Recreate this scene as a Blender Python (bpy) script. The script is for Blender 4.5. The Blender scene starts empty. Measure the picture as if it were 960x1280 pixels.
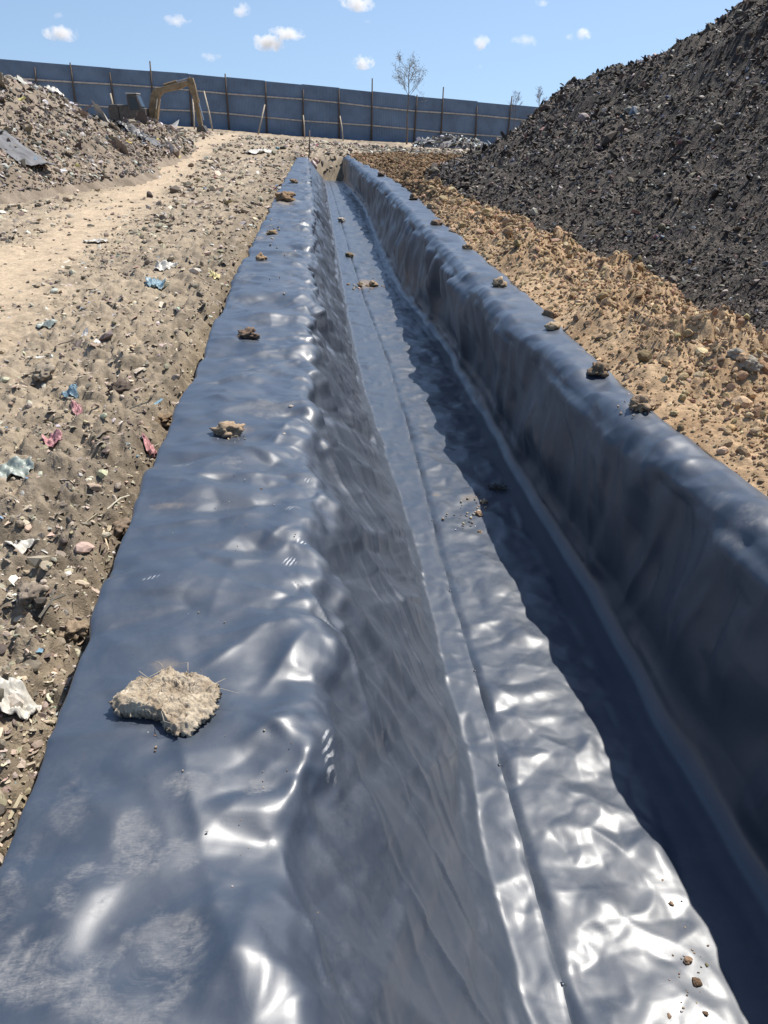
import bpy, math
import numpy as np
from mathutils import Vector, Matrix, noise as mnoise

rng = np.random.default_rng(11)
scene = bpy.context.scene
COL = scene.collection

# ------------------------------------------------------------------ camera model
F = 961.0
PITCH, YAW, ROLL = math.radians(26.83), math.radians(5.46), math.radians(2.0)
EYE = np.array([0.0, 0.0, 1.6])
FW = np.array([math.sin(YAW)*math.cos(PITCH), math.cos(YAW)*math.cos(PITCH), -math.sin(PITCH)])
RT = np.array([math.cos(YAW), -math.sin(YAW), 0.0])
UP = np.array([math.sin(YAW)*math.sin(PITCH), math.cos(YAW)*math.sin(PITCH), math.cos(PITCH)])

def ray(px, py):
    u, v = px-480.0, py-640.0
    r = u*math.cos(ROLL)+v*math.sin(ROLL)
    up = u*math.sin(ROLL)-v*math.cos(ROLL)
    return r*RT+up*UP+F*FW

def hit(px, py, z=0.0):
    d = ray(px, py)
    return EYE+d*((z-EYE[2])/d[2])

def at_y(px, py, y):
    d = ray(px, py)
    return EYE+d*(y/d[1])

def at_x(px, py, x):
    d = ray(px, py)
    return EYE+d*(x/d[0])

cam_d = bpy.data.cameras.new('camera')
cam = bpy.data.objects.new('camera', cam_d)
COL.objects.link(cam)
scene.camera = cam
ix = math.cos(ROLL)*RT+math.sin(ROLL)*UP
iy = -math.sin(ROLL)*RT+math.cos(ROLL)*UP
m = Matrix.Identity(4)
for k in range(3):
    m[k][0], m[k][1], m[k][2], m[k][3] = ix[k], iy[k], -FW[k], EYE[k]
cam.matrix_world = m
cam_d.sensor_fit = 'VERTICAL'
cam_d.sensor_height = 36.0
cam_d.lens = F/1280*36.0
cam_d.clip_start = 0.05
cam_d.clip_end = 20000

# ------------------------------------------------------------------ noise
def _grad(ix, iy, seed):
    h = (ix.astype(np.int64)*374761393+iy.astype(np.int64)*668265263+seed*974634777) & 0xffffffff
    h = ((h ^ (h >> 13))*1274126177) & 0xffffffff
    h = h ^ (h >> 16)
    return h

def pnoise(x, y, seed=0):
    x = np.asarray(x, float); y = np.asarray(y, float)
    xi = np.floor(x); yi = np.floor(y)
    xf = x-xi; yf = y-yi
    u = xf*xf*xf*(xf*(xf*6-15)+10); v = yf*yf*yf*(yf*(yf*6-15)+10)
    def g(dx, dy):
        a = (_grad(xi+dx, yi+dy, seed) & 1023)*(2*math.pi/1024)
        return np.cos(a)*(xf-dx)+np.sin(a)*(yf-dy)
    a = g(0, 0); b = g(1, 0); c = g(0, 1); d = g(1, 1)
    return 1.5*((a+(b-a)*u)*(1-v)+(c+(d-c)*u)*v)

def fbm(x, y, octv=4, seed=0, gain=0.5):
    s = 0; a = 1.0; t = 0; f = 1.0
    for k in range(octv):
        s = s+a*pnoise(x*f+13.7*k, y*f-7.1*k, seed+k); t += a; a *= gain; f *= 2.03
    return s/t*1.3

def ridged(x, y, octv=3, seed=0, gain=0.5):
    s = 0; a = 1.0; t = 0; f = 1.0
    for k in range(octv):
        s = s+a*(1-2*np.abs(pnoise(x*f+3.3*k, y*f+9.1*k, seed+k))); t += a; a *= gain; f *= 2.07
    return s/t

def billow(x, y, octv=3, seed=0, gain=0.5):
    s = 0; a = 1.0; t = 0; f = 1.0
    for k in range(octv):
        s = s+a*np.abs(pnoise(x*f+5.3*k, y*f+2.1*k, seed+k)); t += a; a *= gain; f *= 2.07
    return s/t

def worley(x, y, seed=0):
    xi = np.floor(x); yi = np.floor(y)
    best = np.full(np.shape(x), 9.0); ident = np.zeros(np.shape(x))
    for dx in (-1, 0, 1):
        for dy in (-1, 0, 1):
            h = _grad(xi+dx, yi+dy, seed)
            qx = xi+dx+(h & 255)/255.0; qy = yi+dy+((h >> 8) & 255)/255.0
            d = (qx-x)**2+(qy-y)**2
            cl = d < best
            best = np.where(cl, d, best); ident = np.where(cl, ((h >> 16) & 255)/255.0, ident)
    return np.sqrt(best), ident

def sstep(a, b, x):
    t = np.clip((x-a)/(b-a), 0, 1)
    return t*t*(3-2*t)

def smin(a, b, k):
    h = np.clip(0.5+0.5*(b-a)/k, 0, 1)
    return b+(a-b)*h-k*h*(1-h)

# ------------------------------------------------------------------ mesh helpers
def mesh_from(name, V, Fq, smooth=True, cols=None, attrs=None):
    V = np.ascontiguousarray(V, np.float32).reshape(-1, 3)
    Fq = np.ascontiguousarray(Fq, np.int32)
    n, k = Fq.shape
    me = bpy.data.meshes.new(name)
    me.vertices.add(len(V)); me.vertices.foreach_set('co', V.ravel())
    me.loops.add(n*k); me.loops.foreach_set('vertex_index', Fq.ravel())
    me.polygons.add(n)
    me.polygons.foreach_set('loop_start', np.arange(0, n*k, k, dtype=np.int32))
    me.polygons.foreach_set('loop_total', np.full(n, k, np.int32))
    me.polygons.foreach_set('use_smooth', np.full(n, smooth, bool))
    if cols is not None:
        a = me.color_attributes.new('Col', 'FLOAT_COLOR', 'POINT')
        c = np.ones((len(V), 4), np.float32); c[:, :3] = np.asarray(cols).reshape(-1, 3)
        a.data.foreach_set('color', c.ravel())
    for kx, av in (attrs or {}).items():
        a = me.attributes.new(kx, 'FLOAT', 'POINT')
        a.data.foreach_set('value', np.ascontiguousarray(av, np.float32).ravel())
    me.update(calc_edges=True)
    return me

def grid_faces(nr, nc):
    i = np.arange(nr-1)[:, None]*nc+np.arange(nc-1)[None, :]
    i = i.ravel()
    return np.stack([i, i+1, i+nc+1, i+nc], 1)

def link(name, me, mat=None, parent=None, loc=None):
    o = bpy.data.objects.new(name, me)
    COL.objects.link(o)
    if mat is not None:
        me.materials.append(mat)
    if parent is not None:
        o.parent = parent
    if loc is not None:
        o.location = loc
    return o

def tag(o, label=None, cat=None, group=None, kind=None):
    if label: o['label'] = label
    if cat: o['category'] = cat
    if group: o['group'] = group
    if kind: o['kind'] = kind
    return o

def empty(name, loc, rz=0.0):
    o = bpy.data.objects.new(name, None)
    COL.objects.link(o)
    o.location = loc; o.rotation_euler = (0, 0, rz)
    return o

class MB:
    """collects boxes, bars, tubes and prisms and links them as one mesh object"""
    def __init__(s): s.v = []; s.f = []
    def add(s, vs, fs):
        b = len(s.v); s.v += [tuple(p) for p in vs]; s.f += [tuple(b+i for i in f) for f in fs]
    def box(s, c, size, rot=None):
        h = Vector(size)*0.5
        vs = [Vector((x*h.x, y*h.y, z*h.z)) for x in (-1, 1) for y in (-1, 1) for z in (-1, 1)]
        if rot is not None: vs = [rot @ p for p in vs]
        vs = [p+Vector(c) for p in vs]
        s.add(vs, [(0, 1, 3, 2), (4, 6, 7, 5), (0, 4, 5, 1), (2, 3, 7, 6), (0, 2, 6, 4), (1, 5, 7, 3)])
    def tube(s, pts, rad, n=8):
        pts = [Vector(p) for p in pts]
        if not hasattr(rad, '__len__'): rad = [rad]*len(pts)
        rings = []
        for i, p in enumerate(pts):
            d = (pts[min(i+1, len(pts)-1)]-pts[max(i-1, 0)]).normalized()
            a = d.orthogonal().normalized() if i == 0 else (a-d*a.dot(d)).normalized()
            b = d.cross(a)
            rings.append([p+(a*math.cos(t)+b*math.sin(t))*rad[i] for t in [2*math.pi*k/n for k in range(n)]])
        vs = [q for r in rings for q in r]; fs = []
        for i in range(len(pts)-1):
            for k in range(n):
                fs.append((i*n+k, i*n+(k+1) % n, (i+1)*n+(k+1) % n, (i+1)*n+k))
        fs.append(tuple(range(n-1, -1, -1))); fs.append(tuple((len(pts)-1)*n+k for k in range(n)))
        s.add(vs, fs)
    def prism(s, poly, y0, y1):
        """polygon in x,z extruded along y"""
        n = len(poly)
        vs = [(x, y0, z) for x, z in poly]+[(x, y1, z) for x, z in poly]
        fs = [tuple(range(n-1, -1, -1)), tuple(range(n, 2*n))]
        fs += [(i, (i+1) % n, n+(i+1) % n, n+i) for i in range(n)]
        s.add(vs, fs)
    def build(s, name, mat, parent=None, bevel=0.0, smooth=False, loc=None):
        me = bpy.data.meshes.new(name)
        me.from_pydata(s.v, [], s.f); me.validate(); me.update()
        o = link(name, me, mat, parent, loc)
        import bmesh
        bm = bmesh.new(); bm.from_mesh(me); bmesh.ops.recalc_face_normals(bm, faces=bm.faces[:]); bm.to_mesh(me); bm.free()
        if smooth:
            me.polygons.foreach_set('use_smooth', [True]*len(me.polygons))
        if bevel:
            md = o.modifiers.new('bevel', 'BEVEL'); md.width = bevel; md.segments = 2; md.limit_method = 'ANGLE'
        return o

# ------------------------------------------------------------------ materials
def new_mat(name):
    mt = bpy.data.materials.new(name); mt.use_nodes = True
    nt = mt.node_tree
    return mt, nt, nt.nodes['Principled BSDF']

def N(nt, t, **kw):
    n = nt.nodes.new(t)
    for k, v in kw.items():
        if k.startswith('i_'):
            n.inputs[int(k[2:])].default_value = v
        else:
            setattr(n, k, v)
    return n

def noise_node(nt, scale, detail=4, rough=0.55, coord=None, dist=0.0):
    n = nt.nodes.new('ShaderNodeTexNoise')
    n.inputs['Scale'].default_value = scale; n.inputs['Detail'].default_value = detail
    n.inputs['Roughness'].default_value = rough; n.inputs['Distortion'].default_value = dist
    if coord is not None: nt.links.new(coord, n.inputs['Vector'])
    return n

def ramp(nt, fac, stops):
    r = nt.nodes.new('ShaderNodeValToRGB')
    while len(r.color_ramp.elements) < len(stops): r.color_ramp.elements.new(0.5)
    for e, (p, c) in zip(r.color_ramp.elements, stops):
        e.position = p; e.color = (*c, 1) if len(c) == 3 else c
    nt.links.new(fac, r.inputs[0])
    return r

def mixc(nt, fac, a, b, mode='MIX'):
    n = nt.nodes.new('ShaderNodeMix'); n.data_type = 'RGBA'; n.blend_type = mode
    if isinstance(fac, (int, float)): n.inputs[0].default_value = fac
    else: nt.links.new(fac, n.inputs[0])
    for s, v in ((6, a), (7, b)):
        if isinstance(v, tuple): n.inputs[s].default_value = (*v, 1)
        else: nt.links.new(v, n.inputs[s])
    return n.outputs[2]

def math_n(nt, op, a, b=None, c=None, clamp=False):
    n = nt.nodes.new('ShaderNodeMath'); n.operation = op; n.use_clamp = clamp
    for i, v in enumerate((a, b, c)):
        if v is None: continue
        if isinstance(v, (int, float)): n.inputs[i].default_value = v
        else: nt.links.new(v, n.inputs[i])
    return n.outputs[0]

def bump(nt, bsdf, h, strength, dist=0.01):
    b = nt.nodes.new('ShaderNodeBump')
    b.inputs['Strength'].default_value = strength; b.inputs['Distance'].default_value = dist
    nt.links.new(h, b.inputs['Height'])
    nt.links.new(b.outputs[0], bsdf.inputs['Normal'])
    return b

def earth_mat(name, nscale=30, bstr=0.5, bdist=0.02, rough=0.95, vary=0.35, spec=0.2):
    mt, nt, b = new_mat(name)
    at = N(nt, 'ShaderNodeAttribute', attribute_name='Col')
    tc = N(nt, 'ShaderNodeNewGeometry')
    n1 = noise_node(nt, nscale, 6, 0.65, tc.outputs['Position'])
    n2 = noise_node(nt, nscale*6, 3, 0.6, tc.outputs['Position'])
    s = math_n(nt, 'ADD', math_n(nt, 'MULTIPLY', n1.outputs[0], 0.7), math_n(nt, 'MULTIPLY', n2.outputs[0], 0.3))
    k = ramp(nt, s, [(0.32, (1-vary,)*3), (0.5, (1, 1, 1)), (0.68, (1+vary,)*3)])
    c = mixc(nt, 1.0, at.outputs['Color'], k.outputs[0], 'MULTIPLY')
    nt.links.new(c, b.inputs['Base Color'])
    b.inputs['Roughness'].default_value = rough
    b.inputs['Specular IOR Level'].default_value = spec
    bump(nt, b, s, bstr, bdist)
    return mt

M = {}
M['earth'] = earth_mat('dusty_earth', 25, 0.7, 0.03)
M['clay'] = earth_mat('tan_clay', 40, 0.8, 0.02)
M['heap'] = earth_mat('dark_waste', 7, 1.0, 0.16, rough=0.8, vary=0.6, spec=0.4)
M['scrap'] = earth_mat('waste_scraps', 40, 0.3, 0.005, rough=0.7, vary=0.2, spec=0.4)
M['clod'] = earth_mat('dry_clod', 60, 0.8, 0.012, vary=0.3)

def plain(name, col, rough=0.6, metal=0.0, nscale=8.0, vary=0.2, bstr=0.1, bdist=0.01, spec=0.5):
    mt, nt, b = new_mat(name)
    tc = N(nt, 'ShaderNodeNewGeometry')
    n1 = noise_node(nt, nscale, 5, 0.6, tc.outputs['Position'])
    k = ramp(nt, n1.outputs[0], [(0.3, tuple(c*(1-vary) for c in col)), (0.7, tuple(min(1, c*(1+vary)) for c in col))])
    nt.links.new(k.outputs[0], b.inputs['Base Color'])
    b.inputs['Roughness'].default_value = rough; b.inputs['Metallic'].default_value = metal
    b.inputs['Specular IOR Level'].default_value = spec
    bump(nt, b, n1.outputs[0], bstr, bdist)
    return mt

M['fence'] = plain('blue_sheet', (0.13, 0.185, 0.26), 0.6, 0, 0.6, 0.25)
M['post'] = plain('brown_timber', (0.10, 0.07, 0.05), 0.85, 0, 5, 0.3)
M['rail'] = plain('weathered_timber', (0.48, 0.42, 0.35), 0.85, 0, 4, 0.3)
M['stake'] = plain('pale_stake', (0.42, 0.35, 0.26), 0.85, 0, 4, 0.25)
M['yellow'] = plain('dusty_yellow_paint', (0.235, 0.17, 0.095), 0.8, 0, 3, 0.4)
M['steel'] = plain('dirty_steel', (0.09, 0.08, 0.07), 0.6, 0.3, 6, 0.4)
M['chrome'] = plain('cylinder_rod', (0.5, 0.5, 0.5), 0.3, 0.9, 6, 0.1)
M['glass'] = plain('dark_glass', (0.02, 0.025, 0.03), 0.1, 0, 2, 0.1, 0.0)
M['twig'] = plain('bare_twig', (0.16, 0.12, 0.09), 0.9, 0, 6, 0.3)
M['leaf'] = plain('dry_leaf', (0.16, 0.13, 0.07), 0.8, 0, 6, 0.3)
M['membrane'] = plain('dusty_membrane', (0.15, 0.15, 0.155), 0.8, 0, 3, 0.35, 0.3, 0.03)
M['membrane_dark'] = plain('black_membrane', (0.035, 0.035, 0.04), 0.45, 0, 3, 0.35, 0.3, 0.03)
M['bag_blue'] = plain('blue_film', (0.16, 0.25, 0.30), 0.45, 0, 30, 0.4, 0.6, 0.01)
M['bag_pink'] = plain('pink_film', (0.42, 0.20, 0.20), 0.5, 0, 30, 0.4, 0.6, 0.01)
M['bag_white'] = plain('white_film', (0.52, 0.49, 0.43), 0.4, 0, 20, 0.25, 0.6, 0.01)
M['bag_teal'] = plain('grey_green_film', (0.30, 0.33, 0.29), 0.4, 0, 20, 0.25, 0.6, 0.01)
M['bag_yellow'] = plain('yellow_film', (0.52, 0.44, 0.20), 0.4, 0, 20, 0.25, 0.6, 0.01)
M['stone'] = plain('grey_stone', (0.27, 0.26, 0.24), 0.85, 0, 30, 0.3, 0.5, 0.01)

def liner_mat():
    mt, nt, b = new_mat('black_film_liner')
    geo = N(nt, 'ShaderNodeNewGeometry'); pos = geo.outputs['Position']
    dust = N(nt, 'ShaderNodeAttribute', attribute_name='dust').outputs['Fac']
    scuf = N(nt, 'ShaderNodeAttribute', attribute_name='scuff').outputs['Fac']
    tan = N(nt, 'ShaderNodeAttribute', attribute_name='sand').outputs['Fac']
    n1 = noise_node(nt, 9, 6, 0.65, pos, 0.6)
    n2 = noise_node(nt, 45, 5, 0.7, pos, 1.0)
    mpd = N(nt, 'ShaderNodeMapping'); mpd.inputs['Rotation'].default_value = (0, 0, 0.5); mpd.inputs['Scale'].default_value = (1, 5, 1)
    nt.links.new(pos, mpd.inputs[0])
    tr = ramp(nt, noise_node(nt, 26, 5, 0.7, mpd.outputs[0], 1.5).outputs[0], [(0.42, (0, 0, 0)), (0.66, (1, 1, 1))]).outputs[0]
    patch = ramp(nt, n1.outputs[0], [(0.40, (0, 0, 0)), (0.60, (1, 1, 1))]).outputs[0]
    fine = ramp(nt, n2.outputs[0], [(0.35, (0, 0, 0)), (0.75, (1, 1, 1))]).outputs[0]
    d = math_n(nt, 'MULTIPLY', dust, patch)
    d = math_n(nt, 'MULTIPLY', d, math_n(nt, 'ADD', 0.08, math_n(nt, 'ADD', math_n(nt, 'MULTIPLY', fine, 0.42), math_n(nt, 'MULTIPLY', tr, 0.32))))
    film = math_n(nt, 'ADD', math_n(nt, 'MULTIPLY', math_n(nt, 'MULTIPLY', patch, fine), 0.07), math_n(nt, 'MULTIPLY', tr, 0.006))
    d = math_n(nt, 'ADD', d, film)
    # white scuffs: fine stripes where the attribute is set
    ws = N(nt, 'ShaderNodeTexWave'); ws.inputs['Scale'].default_value = 20; ws.inputs['Distortion'].default_value = 2.5
    mp3 = N(nt, 'ShaderNodeMapping'); mp3.inputs['Rotation'].default_value = (0, 0, 0.35)
    nt.links.new(pos, mp3.inputs[0]); nt.links.new(mp3.outputs[0], ws.inputs[0])
    st = ramp(nt, ws.outputs['Fac'], [(0.45, (0, 0, 0)), (0.75, (1, 1, 1))]).outputs[0]
    sc = math_n(nt, 'MULTIPLY', scuf, math_n(nt, 'MULTIPLY', st, math_n(nt, 'ADD', 0.3, fine)), clamp=True)
    sand = math_n(nt, 'MULTIPLY', tan, math_n(nt, 'ADD', 0.35, fine), clamp=True)
    base = (0.030, 0.043, 0.066)
    c = mixc(nt, math_n(nt, 'MINIMUM', d, 0.8), base, (0.30, 0.29, 0.28))
    c = mixc(nt, sc, c, (0.62, 0.62, 0.62))
    c = mixc(nt, sand, c, (0.36, 0.27, 0.18))
    nt.links.new(c, b.inputs['Base Color'])
    r = math_n(nt, 'ADD', 0.50, math_n(nt, 'MULTIPLY', math_n(nt, 'ADD', d, sand), 0.55))
    r = math_n(nt, 'ADD', r, math_n(nt, 'MULTIPLY', patch, 0.05), clamp=True)
    nt.links.new(r, b.inputs['Roughness'])
    b.inputs['IOR'].default_value = 1.5; b.inputs['Specular IOR Level'].default_value = 0.6
    b.inputs['Coat Weight'].default_value = 0.85; b.inputs['Coat Roughness'].default_value = 0.35; b.inputs['Coat IOR'].default_value = 1.5
    nt.links.new(math_n(nt, 'SUBTRACT', 0.75, math_n(nt, 'MULTIPLY', math_n(nt, 'ADD', d, sand), 1.2), clamp=True), b.inputs['Coat Weight'])
    h = noise_node(nt, 14, 3, 0.5, pos, 0.8)
    bump(nt, b, h.outputs[0], 0.10, 0.01)
    return mt
M['liner'] = liner_mat()

# ------------------------------------------------------------------ trench lines (read off in plan: x against y)
FLOOR = -0.95
ZR = 0.15        # the right bank stands a little higher than the left one
def line(pixels, z, near=None):
    p = np.array([hit(a, b, z) for a, b in pixels])
    o = np.argsort(p[:, 1]); p = p[o]
    return p[:, 1], p[:, 0]

L_LE = line([(0, 1070), (65, 915), (130, 740), (172, 620), (220, 510), (260, 425), (300, 340), (330, 275), (352, 232), (372, 197)], 0.02)
L_LS = line([(372, 1200), (372, 1050), (400, 900), (398, 780), (400, 700), (390, 600), (386, 480), (388, 380), (390, 300), (388, 240), (384, 199)], 0.0)
L_LB = line([(655, 1280), (600, 1080), (578, 941), (555, 867), (532, 755), (514, 685), (490, 602), (460, 512), (442, 440), (429, 370), (419, 310), (408, 240)], FLOOR)
L_SE = line([(712, 1280), (655, 1070), (600, 870), (556, 720), (512, 545), (483, 450), (458, 385), (440, 330), (418, 250)], FLOOR)
L_RB = line([(960, 1130), (850, 935), (749, 760), (700, 680), (640, 580), (556, 430), (522, 390), (497, 357), (474, 303), (454, 257), (425, 222)], FLOOR)
L_RS = line([(960, 668), (870, 597), (740, 488), (620, 385), (540, 297), (488, 240), (445, 207)], ZR)
L_RE = line([(960, 626), (905, 580), (850, 540), (800, 502), (748, 456), (690, 398), (640, 353), (590, 310), (550, 275), (515, 240), (470, 212), (449, 203)], ZR+0.04)
L_SH = line([(925, 1280), (845, 1090), (770, 900), (720, 790), (680, 710), (635, 625), (600, 545), (570, 480), (542, 432), (508, 388), (486, 352), (466, 302), (448, 256)], FLOOR)
YEND = float(L_LE[0][-1])

def ev(L, y, wob=0.0, seed=0, sc=1.0):
    ys, xs = L
    x = np.interp(y, ys, xs)
    k = (xs[-1]-xs[-3])/(ys[-1]-ys[-3])
    x = np.where(y > ys[-1], xs[-1]+(y-ys[-1])*k, x)
    if wob:
        x = x+wob*fbm(y*sc, y*0+seed*3.1, 3, seed)
    return x

def smooth_ev(L, y, wob=0, seed=0, sc=1.0):
    w = 0.10+0.03*y
    s = 0
    for k in np.linspace(-1, 1, 7): s = s+ev(L, y+k*w)
    x = s/7
    if wob: x = x+wob*fbm(y*sc, y*0+seed*3.1+0.4, 3, seed)
    return x

def row_ys(y0, y1, d0, g):
    ys = [y0]
    while ys[-1] < y1:
        ys.append(ys[-1]+max(d0, g*ys[-1]))
    return np.array(ys)

def sections(ctrl, cell, rnd, stretch_round=None):
    """ctrl (nr, k, 2) x,z control points -> (nr, nc, 2) equally spaced along the rounded section"""
    nr, k, _ = ctrl.shape
    seg = np.linalg.norm(np.diff(ctrl, axis=1), axis=2).mean(0)
    nc = int(seg.sum()/cell)+1
    fine = 400
    out = np.zeros((nr, fine, 2))
    for i in range(nr):
        s = np.concatenate([[0], np.cumsum(np.linalg.norm(np.diff(ctrl[i], axis=0), axis=1))])
        t = np.linspace(0, s[-1], fine)
        for a in range(2): out[i, :, a] = np.interp(t, s, ctrl[i, :, a])
    kw = max(3, int(rnd/(seg.sum()/fine)) | 1)
    pad = kw//2
    ker = np.hanning(kw+2)[1:-1]; ker /= ker.sum()
    ext = np.concatenate([2*out[:, :1]-out[:, pad:0:-1], out, 2*out[:, -1:]-out[:, -2:-pad-2:-1]], 1)
    sm = np.zeros_like(out)
    for j, wv in enumerate(ker): sm += wv*ext[:, j:j+fine]
    res = np.zeros((nr, nc, 2))
    for i in range(nr):
        s = np.concatenate([[0], np.cumsum(np.linalg.norm(np.diff(sm[i], axis=0), axis=1))])
        t = np.linspace(0, s[-1], nc)
        for a in range(2): res[i, :, a] = np.interp(t, s, sm[i, :, a])
    return res

def normals(P):
    du = np.gradient(P, axis=1); dv = np.gradient(P, axis=0)
    n = np.cross(du, dv)
    return n/np.maximum(np.linalg.norm(n, axis=2, keepdims=True), 1e-9)

def drape(base, eu, evv, seed_h, floor_h, iters, grav, kb, hold=0.985):
    """settle a film that is a little too long for the bed it lies on, so it buckles like the real thing"""
    P0 = base.astype(np.float64); Nn = normals(P0)
    P = P0+Nn*seed_h[..., None]
    nr, nc, _ = P.shape
    sl = lambda a, b, st=1: slice(a, b, st)
    jobs = []
    def job(off, e, k, only_push=False):
        dr, dc = off
        r0 = slice(0, nr-dr); r1 = slice(dr, nr)
        if dc >= 0: c0 = slice(0, nc-dc); c1 = slice(dc, nc)
        else: c0 = slice(-dc, nc); c1 = slice(0, nc+dc)
        L = np.linalg.norm(P0[r1, c1]-P0[r0, c0], axis=2)*(1+e[r0, c0])
        jobs.append((r0, c0, r1, c1, L, k, only_push))
    job((0, 1), eu, 0.5); job((1, 0), evv, 0.5)
    sh = 0.5*(eu+evv)
    job((1, 1), sh, 0.35); job((1, -1), sh, 0.35)
    job((0, 2), eu, kb, True); job((2, 0), evv, kb, True)
    job((0, 4), eu, kb, True); job((4, 0), evv, kb, True)
    job((3, 3), sh, kb*0.5, True); job((3, -3), sh, kb*0.5, True)
    for it in range(iters):
        for (r0, c0, r1, c1, L, k, push) in jobs:
            d = P[r1, c1]-P[r0, c0]
            l = np.sqrt((d*d).sum(2))
            c = (l-L)/np.maximum(l, 1e-9)
            if push: c = np.minimum(c, 0)
            c *= 0.5*k
            d *= c[..., None]
            P[r0, c0] += d; P[r1, c1] -= d
        off = P-P0
        dn = (off*Nn).sum(2)
        tn = off-Nn*dn[..., None]
        dn = np.maximum(dn-grav, floor_h)
        P = P0+tn*hold+Nn*dn[..., None]
    # the film is too stiff for the very finest buckles: relax them
    off = P-P0
    for _ in range(2):
        for ax in (0, 1):
            E = np.concatenate([np.take(off, [0], ax), off, np.take(off, [-1], ax)], ax)
            n_ = off.shape[ax]
            off = 0.25*np.take(E, range(n_), ax)+0.5*off+0.25*np.take(E, range(2, n_+2), ax)
    return P0+off, Nn

# ------------------------------------------------------------------ the liner: two overlapping sheets
CELL = 0.021
ys = row_ys(0.25, YEND+0.15, 0.021, 0.0066)
NRW = len(ys)
le = smooth_ev(L_LE, ys, 0.02, 3, 1.6)
ls = smooth_ev(L_LS, ys, 0.03, 5, 1.0)+0.10*(ridged(ys*1.5+0.5*fbm(ys*0.9, ys*0, 2, 14), ys*0+3.3, 2, 15)-0.45)*(0.75+0.25*sstep(1.0, 3.0, ys))
lb = smooth_ev(L_LB, ys, 0.02, 6, 1.2)
se = smooth_ev(L_SE, ys, 0.006, 7, 1.0)
rb = smooth_ev(L_RB, ys, 0.03, 8, 0.9)
rs = smooth_ev(L_RS, ys, 0.025, 9, 0.7)-0.022*(ridged(ys*0.8, ys*0+1.3, 2, 16)-0.5)
re_ = smooth_ev(L_RE, ys, 0.02, 10, 1.5)
re_ = np.maximum(re_, rs+0.12)
se = np.maximum(se, lb+0.05)
zl = 0.02*fbm(ys*0.8, ys*0, 3, 21)
zr = ZR+0.03*fbm(ys*0.9, ys*0+5, 3, 22)
zf = FLOOR+0.02*fbm(ys*0.5, ys*0+9, 2, 23)
def st(*cols):
    return np.stack([np.stack([np.broadcast_to(a, ys.shape), np.broadcast_to(b, ys.shape)], 1) for a, b in cols], 1)

ctrlA = st((le-0.010, zl-0.045), (le, zl+0.015), (le+0.35*(ls-le), zl+0.03), (ls-0.10, zl+0.022), (ls-0.02, zl+0.006), (ls+0.02, zl-0.025), (ls+0.05, zl-0.08),
           (lb-0.05, zf+0.07), (lb+0.02, zf+0.010), (se-0.02, zf+0.014), (se, zf+0.008))
ctrlB = st((se-0.13, zf), (se+0.009, zf-0.016), (se+0.045, zf+0.004), (rb-0.13, zf+0.002), (rb-0.035, zf+0.012), (rb+0.015, zf+0.06), (rb+0.05, zf+0.20),
           (rs-0.055, zr-0.13), (rs-0.03, zr-0.055), (rs+0.005, zr-0.015), (rs+0.05, zr+0.008), (re_-0.02, zr+0.03), (re_+0.03, zr+0.02))
secA = sections(ctrlA, CELL, 0.05)
secB = sections(ctrlB, CELL, 0.07)
def to3(sec):
    return np.stack([sec[..., 0], np.broadcast_to(ys[:, None], sec.shape[:2]), sec[..., 1]], 2)
A0, B0 = to3(secA), to3(secB)

def arc(P):
    s = np.linalg.norm(np.diff(P, axis=1), axis=2)
    return np.concatenate([np.zeros((len(P), 1)), np.cumsum(s, 1)], 1)

def up1(A):
    """double the samples along the first axis with a smooth cubic"""
    n = len(A); E = np.concatenate([2*A[:1]-A[1:2], A, 2*A[-1:]-A[-2:-1]], 0)
    mid = (-E[:-3]+9*E[1:-2]+9*E[2:-1]-E[3:])/16
    out = np.empty((2*n-1,)+A.shape[1:]); out[0::2] = A; out[1::2] = mid
    return out
def up2(A):
    B = up1(A)
    return np.swapaxes(up1(np.swapaxes(B, 0, 1)), 0, 1)

def dcones(u, v, spots):
    """developable cones: the pinched dents a stiff film makes"""
    h = np.zeros(u.shape)
    for (u0, v0, A, R, n, ph) in spots:
        m_ = (np.abs(v-v0) < 3*R) & (np.abs(u-u0) < 3*R)
        if not m_.any(): continue
        du, dv = u[m_]-u0, v[m_]-v0
        r = np.sqrt(du*du+dv*dv+0.007**2); t = np.arctan2(dv, du)
        f = np.cos(n*t+ph)+0.35*np.cos((n+1)*t+2.1*ph)
        h[m_] += A*r*np.exp(-(r/R)**1.6)*f
    return h

def facet(u, v, seed):
    """flat facets meeting in crisp creases, as in crumpled film"""
    x = u+0.45*pnoise(u*.7+seed, v*.7, seed+1); y = v+0.45*pnoise(u*.7, v*.7-seed, seed+2)
    xi = np.floor(x); yi = np.floor(y); f = x-xi; g = y-yi
    H = lambda dx, dy: ((_grad(xi+dx, yi+dy, seed) >> 3) & 1023)/511.5-1
    a, b, c, d = H(0, 0), H(1, 0), H(0, 1), H(1, 1)
    flip = ((_grad(xi, yi, seed+9) >> 5) & 1) == 1
    t1 = np.where(f > g, a+(b-a)*f+(d-b)*g, a+(c-a)*g+(d-c)*f)
    fm = 1-f
    t2 = np.where(fm > g, b+(a-b)*fm+(c-a)*g, b+(d-b)*g+(c-d)*fm)
    return np.where(flip, t2, t1)

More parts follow.
